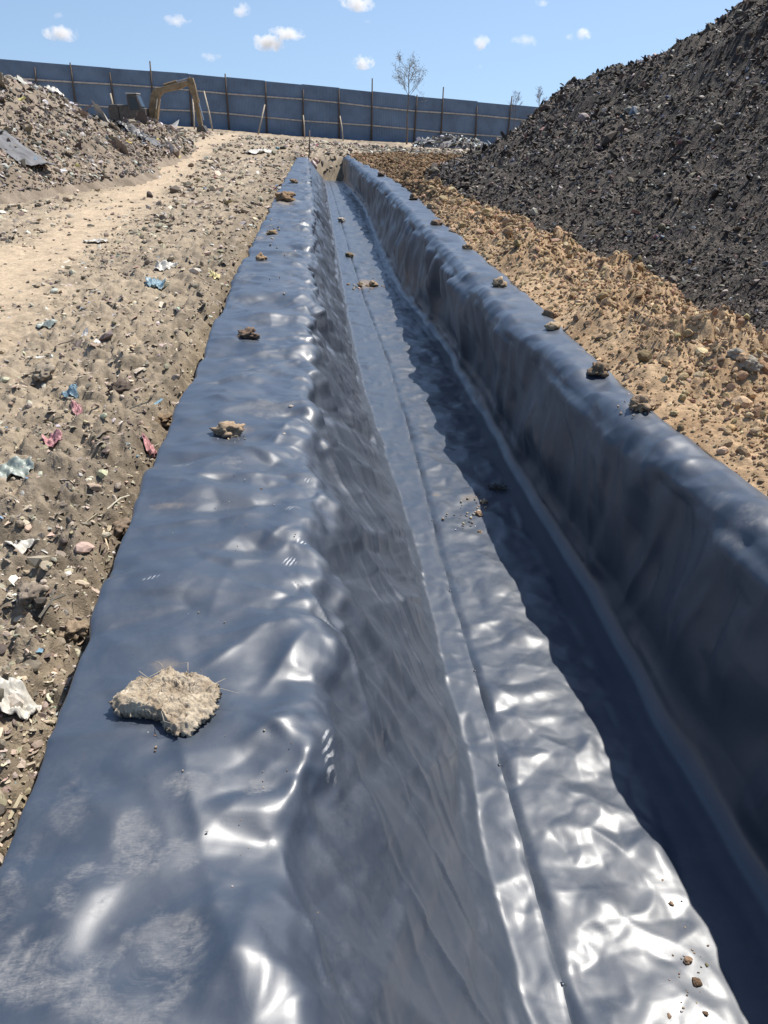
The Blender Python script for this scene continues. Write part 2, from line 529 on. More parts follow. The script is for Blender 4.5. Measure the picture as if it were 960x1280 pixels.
def folds(u, v, spots):
    """long creases: a sharp-backed ridge along a slightly bowed line"""
    h = np.zeros(u.shape)
    for (u0, v0, a, L, A, w, bow, skew) in spots:
        R = L*.75+4*w
        m_ = (np.abs(v-v0) < R) & (np.abs(u-u0) < R)
        if not m_.any(): continue
        du, dv = u[m_]-u0, v[m_]-v0
        p = du*math.cos(a)+dv*math.sin(a); q = -du*math.sin(a)+dv*math.cos(a)
        q = q-bow*(p/L)**2
        tp = np.clip(1-(2*p/L)**2, 0, 1)**1.3*(1+skew*2*p/L)
        ww = w*np.where(q > 0, 1.7, .8)
        h[m_] += A*tp*np.exp(-np.sqrt((q/ww)**2+.03))
    return h

def sheet(P0, kind):
    x, y, z = P0[..., 0], P0[..., 1], P0[..., 2]
    s = arc(P0)
    near = 1.0
    if kind == 'A':
        wall = sstep(-0.02, -0.10, z)*sstep(FLOOR+0.04, FLOOR+0.14, z)
        flat = sstep(FLOOR+0.10, FLOOR+0.04, z)
        berm = 1-np.maximum(wall, flat)
        crest = np.exp(-((x-ls[:, None])/0.10)**2)*(z > -0.2)*np.clip(0.35+1.6*fbm(y*0.7, y*0, 2, 29), 0.05, 1.3)
        big = np.clip(0.6+1.2*fbm(x*1.1, y*0.9, 2, 30), 0.1, 1.6)
        eu = 0.010*berm*big+0.0015*wall+0.008*flat
        ev_ = 0.014*berm*big+0.004*wall+0.010*flat+0.008*crest*big
        hem = np.exp(-((s)/0.05)**2)
        ev_ = ev_*(1-0.8*hem)
        # broad soft dents, diagonal pulls down the slope
        seed = berm*big*(0.045*fbm(x*3.0+0.5*fbm(x*2, y*2, 2, 1), y*3.0+0.5*fbm(x*2, y*2, 2, 11), 2, 31)+0.010*fbm(x*8, y*7, 2, 32))
        seed = seed+crest*0.02*fbm(s*2, y*2.6+0.6*s, 2, 33)
        q = (s*0.75-y*0.62); p = (s*0.62+y*0.75)
        seed = seed+wall*(0.025*fbm(p*0.4+0.5*fbm(p*2, q*2, 2, 2), q*3.6, 2, 34))
        seed = seed+flat*(0.025*fbm(s*8, y*6, 2, 35))
        fl = np.where(berm > 0.5, 0.004*fbm(x*5, y*5, 2, 36), 0.0)-0.004*wall
    else:
        wall = sstep(ZR-0.06, ZR-0.14, z)*sstep(FLOOR+0.05, FLOOR+0.16, z)
        flat = sstep(FLOOR+0.12, FLOOR+0.05, z)
        top = 1-np.maximum(wall, flat)
        crest = np.exp(-((x-rs[:, None])/0.10)**2)*(z > ZR-0.3)
        flat0 = flat; flat = flat*(1-0.9*sstep(-0.04, 0.04, x-smooth_ev(L_SH, ys)[:, None]))
        eu = 0.004*flat+0.004*wall+0.014*top
        ev_ = 0.006*flat+0.014*wall+0.010*top+0.012*crest
        seed = flat*(0.045*fbm(s*6+0.5*fbm(s*4, y*4, 2, 3), y*4.2, 2, 41)+0.006*fbm(s*16, y*14, 2, 42))
        seed = seed+wall*(0.10*fbm(s*0.6+y*0.3, y*2.2+s*0.6, 2, 43)+0.012*fbm(s*1.8, y*4.0, 2, 44))
        seed = seed+top*0.010*fbm(s*5, y*6, 2, 45)+crest*0.03*fbm(s*2, y*2.0, 2, 46)
        flat_s, flat = flat, flat0
        under = sstep(0.15, 0.10, s)
        seed = seed*(1-under); ev_ = ev_*(1-under)
        fl = -0.012*wall
    P, Nn = drape(P0, eu, ev_, seed, fl, 150, 0.00005, 0.10)
    P, Nn, s, wall, flat, y2 = up2(P), up2(Nn), up2(s), up2(wall), up2(flat), up1(ys)
    x, y, z = P[..., 0], P[..., 1], P[..., 2]
    lsu, rsu, seu = up1(ls), up1(rs), up1(se)
    r_ = np.random.default_rng(5 if kind == 'A' else 6)
    sm_ = lambda q: np.convolve(np.pad(q, 8, 'edge'), np.ones(17)/17, 'valid')
    if kind == 'A':
        berm = up2(berm)
        spots = []
        sl_ = np.argmin(np.abs(x-lsu[:, None])+9*(z < -0.2), axis=1)
        def at(px, py):
            q = hit(px, py, 0.0); i = np.argmin(np.abs(y2-q[1])); j = np.argmin(np.abs(x[i]-q[0])+9*(z[i] < -.25)); return s[i, j], y2[i]
        for (px, py, A, R, n, ph) in [(392, 760, .20, .17, 2, .6), (402, 885, .22, .18, 2, 1.4), (380, 960, .20, .15, 3, .3), (345, 1045, .20, .22, 2, 2.3), (360, 690, .13, .16, 3, 1.1), (340, 640, .12, .14, 2, .3), (375, 570, .15, .18, 2, .4),
                                      (250, 800, .10, .16, 2, .9), (215, 930, .08, .18, 3, 2.2), (300, 900, .09, .16, 2, 2.9), (250, 1150, .04, .25, 2, 1.6)]:
            u0, v0 = at(px, py); spots.append((u0, v0, A, R, n, ph))
        yy = 3.2
        while yy < 26:
            i = np.argmin(np.abs(y2-yy))
            if r_.uniform() < .5: spots.append((s[i, sl_[i]]-abs(r_.normal(0, .14)), yy, r_.uniform(.05, .15), r_.uniform(.10, .22), int(r_.integers(2, 4)), r_.uniform(0, 6.3)))
            spots.append((r_.uniform(.05, .85)*s[i, sl_[i]], yy+r_.normal(0, .1), r_.uniform(.05, .15), r_.uniform(.10, .28), int(r_.integers(2, 4)), r_.uniform(0, 6.3)))
            yy += r_.uniform(.16, .42)*(1+yy*.05)
        fl_ = []
        smax = s[np.arange(len(s)), sl_]
        yy = .5
        while yy < 30:
            i = np.argmin(np.abs(y2-yy)); g = 1+yy*.06
            sc0 = smax[i]
            fl_.append((sc0*r_.uniform(.15, .95), yy, r_.normal(0, .38), r_.uniform(.25, .75)*g**.5, r_.choice([1, 1, -1])*r_.uniform(.010, .026)*g**.5, r_.uniform(.025, .06)*g**.5, r_.normal(0, .10), r_.uniform(-.8, .8)))
            if r_.uniform() < .75: fl_.append((sc0-r_.uniform(.00, .20), yy+.1, r_.normal(0, .5)+.3, r_.uniform(.2, .5)*g**.4, r_.choice([1, 1, -1])*r_.uniform(.014, .032)*g**.4, r_.uniform(.03, .065)*g**.4, r_.normal(0, .06), r_.uniform(-.8, .8)))
            for _ in range(3):
                fl_.append((sc0+r_.uniform(.1, 1.05), yy+r_.uniform(-.2, .2), -r_.uniform(.45, 1.05), r_.uniform(.5, 1.3)*g**.3, r_.choice([1, 1, -1])*r_.uniform(.006, .020)*g**.5, r_.uniform(.010, .04)*g**.5, r_.normal(0, .10), r_.uniform(-.8, .8)))
            if r_.uniform() < .8: fl_.append((sc0+r_.uniform(1.1, 1.3), yy, r_.uniform(-1.5, 1.5), r_.uniform(.12, .3), r_.uniform(.005, .012), r_.uniform(.02, .04), r_.normal(0, .04), r_.uniform(-.8, .8)))
            yy += r_.uniform(.08, .22)*g
        px_ = []
        for (p0, p1, A, w_) in [((195, 607), (395, 598), .020, .040), ((160, 668), (385, 650), .022, .045), ((245, 850), (330, 795), .014, .03), ((215, 905), (252, 1060), .016, .035), ((245, 1050), (300, 1270), .018, .045),
                                ((395, 785), (325, 865), .020, .032), ((405, 890), (305, 932), .022, .034), ((388, 965), (300, 900), -.016, .035), ((342, 1035), (425, 1275), .026, .036), ((345, 1040), (390, 935), .024, .034),
                                ((402, 760), (300, 738), .015, .04), ((392, 590), (250, 560), .018, .04), ((383, 522), (255, 500), .018, .045), ((60, 950), (145, 1040), .010, .045),  ((384, 455), (270, 450), .02, .05), ((300, 690), (250, 800), .012, .05)]:
            u0, v0 = at(*p0); u1, v1 = at(*p1)
            px_.append(((u0+u1)/2, (v0+v1)/2, math.atan2(v1-v0, u1-u0), 1.25*math.hypot(u1-u0, v1-v0), A, w_, .03, .4))
        P = P+Nn*(folds(s, y, px_)*sstep(0, .06, s))[..., None]
        P = P+Nn*(0.5*dcones(s, y, spots)*(1-flat)+0.7*folds(s, y, fl_)*sstep(0, .06, s))[..., None]
    else:
        top = up2(top)
        spots = []
        cr_ = np.argmin(np.abs(x-rsu[:, None])+9*(z < ZR-0.3), axis=1)
        yy = 1.2
        while yy < 28:
            i = np.argmin(np.abs(y2-yy)); sc_ = s[i, cr_[i]]
            spots.append((sc_+r_.normal(-.04, .12), yy, r_.uniform(.05, .15), r_.uniform(.14, .34), int(r_.integers(2, 4)), r_.uniform(0, 6.3)))
            if r_.uniform() < .5: spots.append((sc_-r_.uniform(.15, .7), yy+r_.normal(0, .1), r_.uniform(.05, .14), r_.uniform(.15, .3), 2, r_.uniform(0, 6.3)))
            yy += r_.uniform(.18, .45)*(1+yy*.04)
        yy = 1.2
        while yy < 16:
            for _ in range(1):
                spots.append((r_.uniform(.18, .62), yy+r_.normal(0, .06), r_.uniform(.03, .10), r_.uniform(.10, .22), int(r_.integers(2, 4)), r_.uniform(0, 6.3)))
            yy += .16*(1+yy*.06)
        xe = smooth_ev(L_SH, y2)
        strip = 1-sstep(-0.03, 0.03, x-xe[:, None])
        fl_ = []
        yy = 1.0
        while yy < 30:
            i = np.argmin(np.abs(y2-yy)); g = 1+yy*.06; sc_ = s[i, cr_[i]]
            fl_.append((sc_-r_.uniform(.05, .75), yy, r_.normal(0, .30), r_.uniform(.4, 1.0), r_.choice([1, 1, -1])*r_.uniform(.014, .042)*g**.3, r_.uniform(.03, .09)*g**.3, r_.normal(0, .12), r_.uniform(-.9, .9)))
            fl_.append((sc_+r_.uniform(-.12, .15), yy+r_.normal(0, .1), r_.normal(0, .5), r_.uniform(.2, .45), r_.choice([1, 1, -1])*r_.uniform(.007, .020), r_.uniform(.025, .06), r_.normal(0, .06), r_.uniform(-.9, .9)))
            for _ in range(2):
                fl_.append((r_.uniform(.15, .68), yy+r_.normal(0, .08), r_.normal(0, .7), r_.uniform(.15, .45), r_.choice([1, -1])*r_.uniform(.005, .013), r_.uniform(.025, .06), r_.normal(0, .05), r_.uniform(-.9, .9)))
            yy += r_.uniform(.08, .24)*g
        P = P+Nn*((0.4*dcones(s, y, spots)+(0.6+0.5*wall*sstep(FLOOR+.15, FLOOR+.5, z))*folds(s, y, fl_))*np.where(flat > .5, strip, 1)*sstep(.10, .2, s))[..., None]
    x, y, z = P[..., 0], P[..., 1], P[..., 2]
    if kind == 'A':
        # fine stretch lines running down the slope
        q = (s*0.75-y*0.62); p = (s*0.62+y*0.75)
        wv = fbm(p*1.2, q*2.5, 2, 51)
        h = 0.006*ridged(p*0.3+0.15*wv, q*4.5+0.5*wv, 1, 52)*wall
        h = h*sstep(60, 5, y)
        P = P+Nn*h[..., None]
        P[:, -6:, 2] += np.array([0.001, 0.002, 0.004, 0.007, 0.010, 0.012])*np.clip(0.25+1.0*fbm(y2*2.6, y2*0+2, 3, 77), 0.0, 1.5)[:, None]
        P[:, -5:, 0] += np.array([.2, .4, .6, .8, 1.])*(0.012*fbm(y2*3.5, y2*0+8, 3, 78))[:, None]
        g1 = ridged(s*2.2+0.5*fbm(s*3, y*3, 2, 54), y*2.6-0.9*s+0.5*fbm(s*3, y*3, 2, 55), 2, 56, 0.35)
        g2 = ridged(s*5+0.4*fbm(s*5, y*5, 2, 57), y*4.4+0.4*fbm(s*4, y*4, 2, 58), 2, 59, 0.35)
        msk = np.clip(0.5+1.5*fbm(x*1.3, y*1.1, 2, 60), 0, 1)
        P = P+Nn*(berm*(0.4+0.6*sstep(3, 8, y))*(0.016*fbm(s*0.9+0.3*y+0.4*fbm(s*2, y, 2, 69), y*2.0, 2, 70)+0.010*ridged(s*0.8+0.4*y, y*2.6+0.5*fbm(s*3, y, 2, 68), 2, 71)))[..., None]
        P = P+Nn*(wall*sstep(4, 10, y)*0.045*fbm(s*0.7, y*1.5+0.8*s, 2, 72))[..., None]
        cb = np.exp(-((s-sm_(smax)[:, None]+0.03)/0.20)**2)
        gw = 1+0.05*y
        P = P+Nn*(cb*(0.034*facet(s*3.8+1.5*y, y*4.0, 201)+0.010*facet(s*9, y*8, 202))*sstep(.0, .05, s)
                  + berm*(0.5+msk)*(0.020*facet(s*2.6-0.8*y, y*3.8, 203)+0.008*facet(s*6.5+y, y*9, 204))
                  + berm*sstep(3, 9, y)*0.030*facet(s*1.0+.5*y, y*2.0, 205)
                  + 0.006*flat*facet(s*11, y*6, 206)+0.003*flat*g2)[..., None]
        q = (s*0.80-y*0.60); p = (s*0.60+y*0.80)
        P = P+Nn*(wall*(0.036*facet(p*1.1, q*4.5, 207)+0.034*sstep(2.5, 8, y)*facet(p*.5, q*2.2, 208)+0.009*facet(p*1.6, q*12, 209)))[..., None]
    else:
        g1 = ridged(s*3.6+0.5*fbm(s*5, y*5, 2, 157), y*3.6+0.5*fbm(s*4, y*4, 2, 158), 2, 159, 0.4)
        g2 = ridged(s*6+0.5*fbm(s*7, y*7, 2, 160), y*7.5+0.5*fbm(s*7, y*7, 2, 161), 1, 162)
        msk = np.clip(0.5+1.5*fbm(s*2, y*1.4, 2, 163), 0, 1)
        P = P+Nn*((wall*sstep(FLOOR+.1, FLOOR+.45, z)+0.4*top)*(0.35+0.65*sstep(3, 8, y))*(0.06*fbm(s*0.6, y*1.4+0.9*s, 2, 73)+0.014*ridged(s*0.6, y*1.3-0.5*s, 1, 74)))[..., None]
        P = P+Nn*(flat*sstep(4, 9, y)*0.022*fbm(s*1.5, y*2.0, 2, 75))[..., None]
        g3 = ridged(s*1.6+0.4*fbm(s*3, y*3, 2, 164), y*2.8+0.7*s+0.4*fbm(s*3, y*3, 2, 165), 2, 166, 0.35)
        cb = np.exp(-((s-sm_(s[np.arange(len(s)), cr_])[:, None])/0.20)**2)
        P = P+Nn*(flat*sstep(0.10, 0.2, s)*strip*(0.010*facet(s*7+y, y*7.5, 211)+0.0025*facet(s*14-2*y, y*15, 212)+0.002*g1)
                  + flat*sstep(0.10, 0.2, s)*sstep(4, 9, y)*0.02*facet(s*2, y*2.4, 213)
                  + cb*(0.030*facet(s*2.6+1.2*y, y*2.8, 214)+0.009*facet(s*8, y*8, 215))
                  + wall*sstep(FLOOR+.15, FLOOR+.55, z)*(0.060*facet(s*.9+.6*y, y*2.4+.5*s, 216)+0.020*facet(s*1.7-.5*y, y*5.0, 218)+0.04*sstep(3, 9, y)*facet(s*.7, y*1.4, 217)))[..., None]
    return P, dict(wall=wall, flat=flat, s=s)

PA, IA = sheet(A0, 'A')
PB, IB = sheet(B0, 'B')

def blob(P, px, py, rx, ry, z=0.0, ang=0.0, soft=0.35):
    c = hit(px, py, z)
    dx, dy = P[..., 0]-c[0], P[..., 1]-c[1]
    ca, sa = math.cos(ang), math.sin(ang)
    u, v = (dx*ca+dy*sa)/rx, (-dx*sa+dy*ca)/ry
    r = np.sqrt(u*u+v*v)
    r = r*(1+0.55*fbm(dx*7, dy*7, 4, int(px), 0.65))+0.18*fbm(dx*30, dy*30, 3, int(px)+1)
    return sstep(1.0, 1.0-soft, r)

def marks(P, which, s):
    d = np.zeros(P.shape[:2]); sc = d.copy(); sa = d.copy()
    if which == 'A':
        for (px, py, rx, ry, a, k) in [(250, 990, .10, .05, .2, .9), (170, 1060, .06, .13, .4, .9), (110, 1130, .09, .09, 0, 1.), (60, 1220, .17, .09, .3, 1.), (210, 1190, .10, .10, .6, .9),
                                       (170, 1250, .16, .08, .2, .9), (320, 990, .05, .03, .2, .8), (230, 1080, .05, .06, .8, .7), (90, 1010, .05, .12, .1, .35), (20, 1120, .04, .16, 0, .5),
                                       (310, 470, .10, .10, 0, .5), (330, 520, .13, .16, 0, .55), (290, 590, .05, .10, .2, .7), (230, 590, .06, .05, 0, .5), (325, 462, .12, .09, 0, .5), (370, 650, .04, .05, 0, .6),
                                       (300, 350, .25, .35, 0, .5), (335, 300, .25, .5, 0, .5), (350, 260, .25, .9, 0, .6)]:
            d = np.maximum(d, k*blob(P, px, py, rx, ry, 0, a))
        for (px, py, rx, ry, a, k) in [(362, 708, .030, .028, .1, 1.), (378, 687, .022, .014, -.3, 1.), (188, 735, .040, .010, .3, .8), (362, 648, .022, .035, 0, .5), (385, 605, .02, .02, 0, .5), (410, 930, .018, .07, .1, .7)]:
            sc = np.maximum(sc, k*blob(P, px, py, rx, ry, 0, a, .4))
        for (px, py, rx, ry, k) in [(300, 545, .10, .09, .35), (330, 335, .12, .2, .45), (355, 255, .25, .7, .5), (215, 640, .14, .03, .25), (210, 840, .06, .05, .35), (325, 300, .1, .3, .35)]:
            sa = np.maximum(sa, k*blob(P, px, py, rx, ry, 0, 0, .8))
        y = P[..., 1]
        sa = np.maximum(sa, IA['wall']*0.03)
        hem = np.exp(-(s/0.03)**2)
        sa = np.maximum(sa, 0.30*hem)
    else:
        for (px, py, rx, ry, k) in [(455, 356, .32, .5, .7), (440, 318, .12, .35, .5), (585, 625, .09, .06, .45), (545, 620, .05, .04, .3)]:
            sa = np.maximum(sa, k*blob(P, px, py, rx, ry, FLOOR, 0, .7))
        for (px, py, rx, ry, k) in [(890, 620, .10, .08, .6), (930, 650, .10, .10, .6), (720, 440, .1, .1, .5), (790, 510, .10, .10, .4)]:
            d = np.maximum(d, k*blob(P, px, py, rx, ry, ZR, 0))
        d = np.maximum(d, IB['flat']*0.10)
    return dict(dust=d, scuff=sc, sand=sa)

for P, info, k, lab in ((PA, IA, 'A', 'black plastic liner sheet draped over the left bank and slope, scuffed with footprints'),
                        (PB, IB, 'B', 'black plastic liner sheet along the trench floor and steep shaded right bank')):
    nr, nc, _ = P.shape
    me = mesh_from('liner_sheet', P, grid_faces(nr, nc), True, None, marks(P, k, info['s']))
    o = link('liner_sheet', me, M['liner'])
    if k == 'A':
        for (px, py) in [(708, 1234), (624, 961), (592, 842), (567, 742), (548, 655), (524, 580)]:
            q = hit(px, py, FLOOR); i = int(np.argmin(np.abs(P[:, -1, 1]-q[1]))); e_ = P[i, -1]
            mb = MB()
            u_ = np.linspace(0, 1, 5)
            top_ = [(e_[0]-.006+.022*t, e_[1]+sg*(.007-.004*t), e_[2]+.003+.006*math.sin(2.2*t)-.014*t*t) for t in u_ for sg in (-1, 1)]
            mb.add(top_, [(2*n_, 2*n_+1, 2*n_+3, 2*n_+2) for n_ in range(4)])
            tb = mb.build('weld_tab', M['liner'], o, smooth=True)
            md = tb.modifiers.new('thickness', 'SOLIDIFY'); md.thickness = .002
    tag(o, lab, 'plastic liner', 'black liner sheets in the trench')

def liner_z(x, y):
    """height of the upper liner surface near a plan point"""
    best = -9
    for P in (PA, PB):
        d = (P[..., 0]-x)**2+(P[..., 1]-y)**2
        i = np.unravel_index(np.argmin(d), d.shape)
        if d[i] < 0.09: best = max(best, P[i][2])
    return best

# ------------------------------------------------------------------ ground, heaps and banks
def trench_bed(x, y):
    """bed below the liner"""
    yy = np.clip(y, 0.25, YEND+4)
    a, b, c, d = (np.interp(yy, ys, q) for q in (ls, lb, rb, rs))
    a, b, c, d = a-0.10, b-0.12, c+0.14, d+0.12
    z = -0.04+np.where(x < a, 0.0, np.where(x < b, (x-a)/np.maximum(b-a, .05)*FLOOR, np.where(x < c, FLOOR, np.where(x < d, FLOOR+(ZR-FLOOR)*(x-c)/np.maximum(d-c, .05), ZR*sstep(14.0, 5.0, x)))))
    return z*sstep(YEND+1.9, YEND+0.15, y)

HEAP_SIL = [(956, -4), (928, 20), (893, 36), (849, 59), (802, 81), (754, 81), (730, 103), (699, 119), (659, 146), (625, 172)]
HX = 14.0
hs = np.array([at_x(a, b, HX) for a, b in HEAP_SIL])
HS_Y = hs[:, 1]; HS_Z = hs[:, 2]
o_ = np.argsort(HS_Y); HS_Y, HS_Z = HS_Y[o_], HS_Z[o_]
TOE_Y = [-10, 3, 5.5, 8, 11, 15, 22, 30, 38, 46, 54, 62, 75]
TOE_X = [3.0, 3.0, 3.05, 3.3, 3.1, 2.85, 2.7, 3.6, 6.0, 8.8, 12, 17, 28]

def heap_h(x, y):
    xt = np.interp(y, TOE_Y, TOE_X)+0.30*fbm(y*0.5, y*0, 3, 61)
    cap = np.interp(y, HS_Y, HS_Z)
    cap = np.where(y < HS_Y[0], HS_Z[0]+(HS_Y[0]-y)*0.16, cap)
    cap = np.where(y > HS_Y[-1], HS_Z[-1]-(y-HS_Y[-1])*0.25, cap)
    cap = cap-0.50-0.55*sstep(36, 26, y)+0.25*fbm(y*0.35, y*0, 3, 66)
    sl = np.clip(cap/np.maximum(HX-1.0-xt, 2.0), 0.42, 0.75)
    d = x-xt
    h = smin(d*sl*(0.45+0.55*np.clip(d/5, 0, 1)), cap+0.0*x, 0.5)
    h = h-np.maximum(x-HX, 0)*0.10
    h = h+sstep(0.3, 4, d)*(0.42*fbm(x*0.33, y*0.33, 3, 62)+0.30*ridged(x*0.35+y*0.2, y*0.3, 2, 63)-0.1)
    h = h+sstep(-0.2, 1.0, d)*(0.22*billow(x*1.1, y*1.1, 4, 64, .6)+0.10*billow(x*4, y*4, 3, 65, .6))
    return h-0.05

MR = np.array([list(at_y(a, b, yy)) for a, b, yy in [(-160, 76, 20), (-80, 82, 22.5), (0, 92, 25), (35, 101, 26.5), (62, 114, 28), (100, 138, 31), (145, 156, 34), (166, 151, 38), (184, 146, 41), (206, 156, 43), (220, 169, 44)]])
def mound_h(x, y):
    best = np.full(np.shape(x), -5.0)
    for i in range(len(MR)-1):
        a, b = MR[i], MR[i+1]
        d = b-a; L2 = d[0]**2+d[1]**2
        t = np.clip(((x-a[0])*d[0]+(y-a[1])*d[1])/L2, 0, 1)
        dist = np.hypot(x-a[0]-t*d[0], y-a[1]-t*d[1])
        best = np.maximum(best, a[2]+t*d[2]+-0.05-0.80*np.sqrt(dist**2+0.15)+0.25)
    h = best+0.20*fbm(x*0.7, y*0.7, 3, 71)+0.16*billow(x*1.7, y*1.7, 3, 72)-0.05
    return h

def track_mask(x, y):
    """pale sandy wheel track crossing the left yard"""
    tr = np.array([hit(a, b)[:2] for a, b in [(-240, 470), (-60, 365), (30, 315), (90, 276), (150, 242), (200, 214), (240, 192), (300, 176)]])
    best = np.full(np.shape(x), 99.0)
    for i in range(len(tr)-1):
        a, b = tr[i], tr[i+1]; d = b-a
        t = np.clip(((x-a[0])*d[0]+(y-a[1])*d[1])/(d @ d), 0, 1)
        best = np.minimum(best, np.hypot(x-a[0]-t*d[0], y-a[1]-t*d[1]))
    w = 0.85+0.45*fbm(x*0.5, y*0.5, 3, 81)
    return sstep(1.5, 0.2, best/np.maximum(w, .25))*np.clip(0.9+0.5*fbm(x*1.5, y*1.5, 3, 82), 0.3, 1)

def ground_h(x, y):
    yy = np.clip(y, 0.25, YEND+0.2)
    e = np.interp(yy, ys, le); f = np.interp(yy, ys, re_)
    bed = trench_bed(x, y)-0.10*sstep(YEND+1.0, YEND, y)
    dl = e-x
    left = sstep(0.0, 0.02, dl)
    tm = track_mask(x, y)
    rough = 1-0.85*tm
    far = sstep(0.5, 2.5, dl)
    fade = sstep(120, 40, np.hypot(x, y))
    n = 0.05*fbm(x*0.9, y*0.9, 3, 91)+rough*(0.095*(1-0.42*far))*(billow(x*5, y*5, 4, 92)*2-0.6)+rough*0.02*fbm(x*11, y*11, 3, 93)
    cl, _ = worley(x*3.2+0.4*fbm(x*4, y*4, 2, 5), y*3.2, 94)
    n = n+rough*(1-0.5*far)*0.14*np.clip(0.45-cl, 0, 1)
    outer = sstep(-0.02, 0.10, dl)+sstep(YEND, YEND+1.5, y)+sstep(0.0, 0.2, x-f)
    gap = -0.20*np.exp(-((dl-0.07)/0.15)**2)*left*sstep(YEND+1, YEND, y)
    z = bed+np.clip(outer, 0, 1)*n*fade+gap-0.035*left+1.15*sstep(34, 58, y)*sstep(9, -22, x)*sstep(200, 110, np.hypot(x, y))
    return z

def spoil_edges(y):
    yy = np.clip(y, 0.25, YEND+0.2)
    f = np.interp(yy, ys, re_)
    toe = np.interp(y, TOE_Y, TOE_X)
    return f, toe

def spoil_h(x, y):
    f, toe = spoil_edges(y)
    w = np.maximum(toe-f, 0.4)
    t = (x-f)/w
    env = sstep(-0.02, 0.35, t)*sstep(1.25, 0.7, t)
    big = fbm(x*1.1, y*0.9, 3, 101)
    cl, _ = worley(x*5+0.5*fbm(x*5, y*5, 2, 7), y*5, 102)
    cl2, _ = worley(x*13, y*13, 103)
    h = ZR-0.07+0.08*sstep(0, 0.03, t)+env*(0.15+0.14*big)*sstep(45, 12, y)
    k = sstep(0.0, 0.15, t)*(0.35+0.65*sstep(0.15, 0.45, t))
    h = h+k*(0.115*np.clip(1-(cl/0.62)**2, 0, 1)*np.clip(0.5+1.2*big, 0.15, 1.2)+0.035*np.clip(1-(cl2/0.6)**2, 0, 1)+0.03*(billow(x*9, y*9, 3, 104)*2-0.5))
    h = h-0.35*sstep(1.05, 1.3, t)-0.25*sstep(YEND+2, YEND+8, y)
    return h

def polar(az0, az1, naz, r0, r1, nr):
    az = np.radians(np.linspace(az0, az1, naz)) if not hasattr(az0, '__len__') else np.radians(az0)
    r = np.geomspace(r0, r1, nr)
    R, A = np.meshgrid(r, az, indexing='ij')
    return R*np.sin(A), R*np.cos(A)

def drop(V, Fq, keep):
    k = keep[Fq].any(1)
    Fq = Fq[k]
    used = np.zeros(len(V), bool); used[Fq.ravel()] = True
    idx = np.cumsum(used)-1
    return used, idx[Fq]

def lerp(a, b, t):
    return np.asarray(a)[None]*(1-t[..., None])+np.asarray(b)[None]*t[..., None]

# ground: one sheet to the horizon
azs = np.concatenate([np.linspace(-180, -50, 60)[:-1], np.linspace(-50, 50, 760), np.linspace(50, 180, 60)[1:]])
rr = np.concatenate([[0.02], np.geomspace(0.55, 60, 760), np.geomspace(63, 6000, 50)])
A_, R_ = np.meshgrid(np.radians(azs), rr)
gx, gy = R_*np.sin(A_), R_*np.cos(A_)
gz = ground_h(gx, gy)
tm = track_mask(gx, gy)
t1 = np.clip(0.5+0.6*fbm(gx*0.5, gy*0.5, 4, 111), 0, 1)
t2 = np.clip(0.5+0.9*fbm(gx*6, gy*6, 4, 112), 0, 1)
gc = lerp((0.265, 0.215, 0.158), (0.39, 0.315, 0.225), t1)
gc = gc*(0.65+0.6*t2[..., None])
dark = sstep(0.15, 0.6, fbm(gx*0.35+4, gy*0.35, 3, 113))*sstep(14, 24, gy)*0.5
gc = gc*(1-dark[..., None]*0.6)
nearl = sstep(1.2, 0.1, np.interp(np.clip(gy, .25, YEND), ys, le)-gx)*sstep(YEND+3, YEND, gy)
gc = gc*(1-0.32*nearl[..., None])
gc = gc*(1-tm[..., None])+np.array((0.48, 0.375, 0.26))*tm[..., None]*(0.85+0.25*t2[..., None])
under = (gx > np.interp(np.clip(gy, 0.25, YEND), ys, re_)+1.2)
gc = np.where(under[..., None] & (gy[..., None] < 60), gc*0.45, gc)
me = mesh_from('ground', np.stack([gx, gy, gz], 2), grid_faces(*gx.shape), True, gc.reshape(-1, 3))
me.flip_normals()
tag(link('ground', me, M['earth']), 'bare dusty yard strewn with flattened waste', None, None, 'structure')

# dark waste heap
hx, hy = polar(2.0, 62, 620, 3.0, 95, 620)
hz = heap_h(hx, hy)
c1 = np.clip(0.5+1.0*fbm(hx*1.2, hy*1.2, 4, 121), 0, 1); c2 = np.clip(0.5+1.3*fbm(hx*5, hy*5, 3, 122), 0, 1)
hc = lerp((0.032, 0.026, 0.022), (0.095, 0.075, 0.058), c1)*(0.55+0.9*c2[..., None])
V = np.stack([hx, hy, hz], 2).reshape(-1, 3)
used, Fq = drop(V, grid_faces(*hx.shape), (hz > -0.25).ravel())
me = mesh_from('waste_heap', V[used], Fq, True, hc.reshape(-1, 3)[used]); me.flip_normals()
tag(link('waste_heap', me, M['heap']), 'tall dark heap of rotted waste rising on the right of the trench', 'waste heap')

# pale rubbish mound
mx, my = polar(-40, -6, 420, 14, 54, 330)
mz = mound_h(mx, my)
c1 = np.clip(0.5+1.0*fbm(mx*1.5, my*1.5, 4, 131), 0, 1)
mc = lerp((0.17, 0.135, 0.10), (0.31, 0.25, 0.19), c1)
V = np.stack([mx, my, mz], 2).reshape(-1, 3)
used, Fq = drop(V, grid_faces(*mx.shape), (mz > -0.3).ravel())
me = mesh_from('rubbish_mound', V[used], Fq, True, mc.reshape(-1, 3)[used]); me.flip_normals()
tag(link('rubbish_mound', me, M['earth']), 'pale brown rubbish mound at the left edge in front of the blue fence', 'rubbish mound')

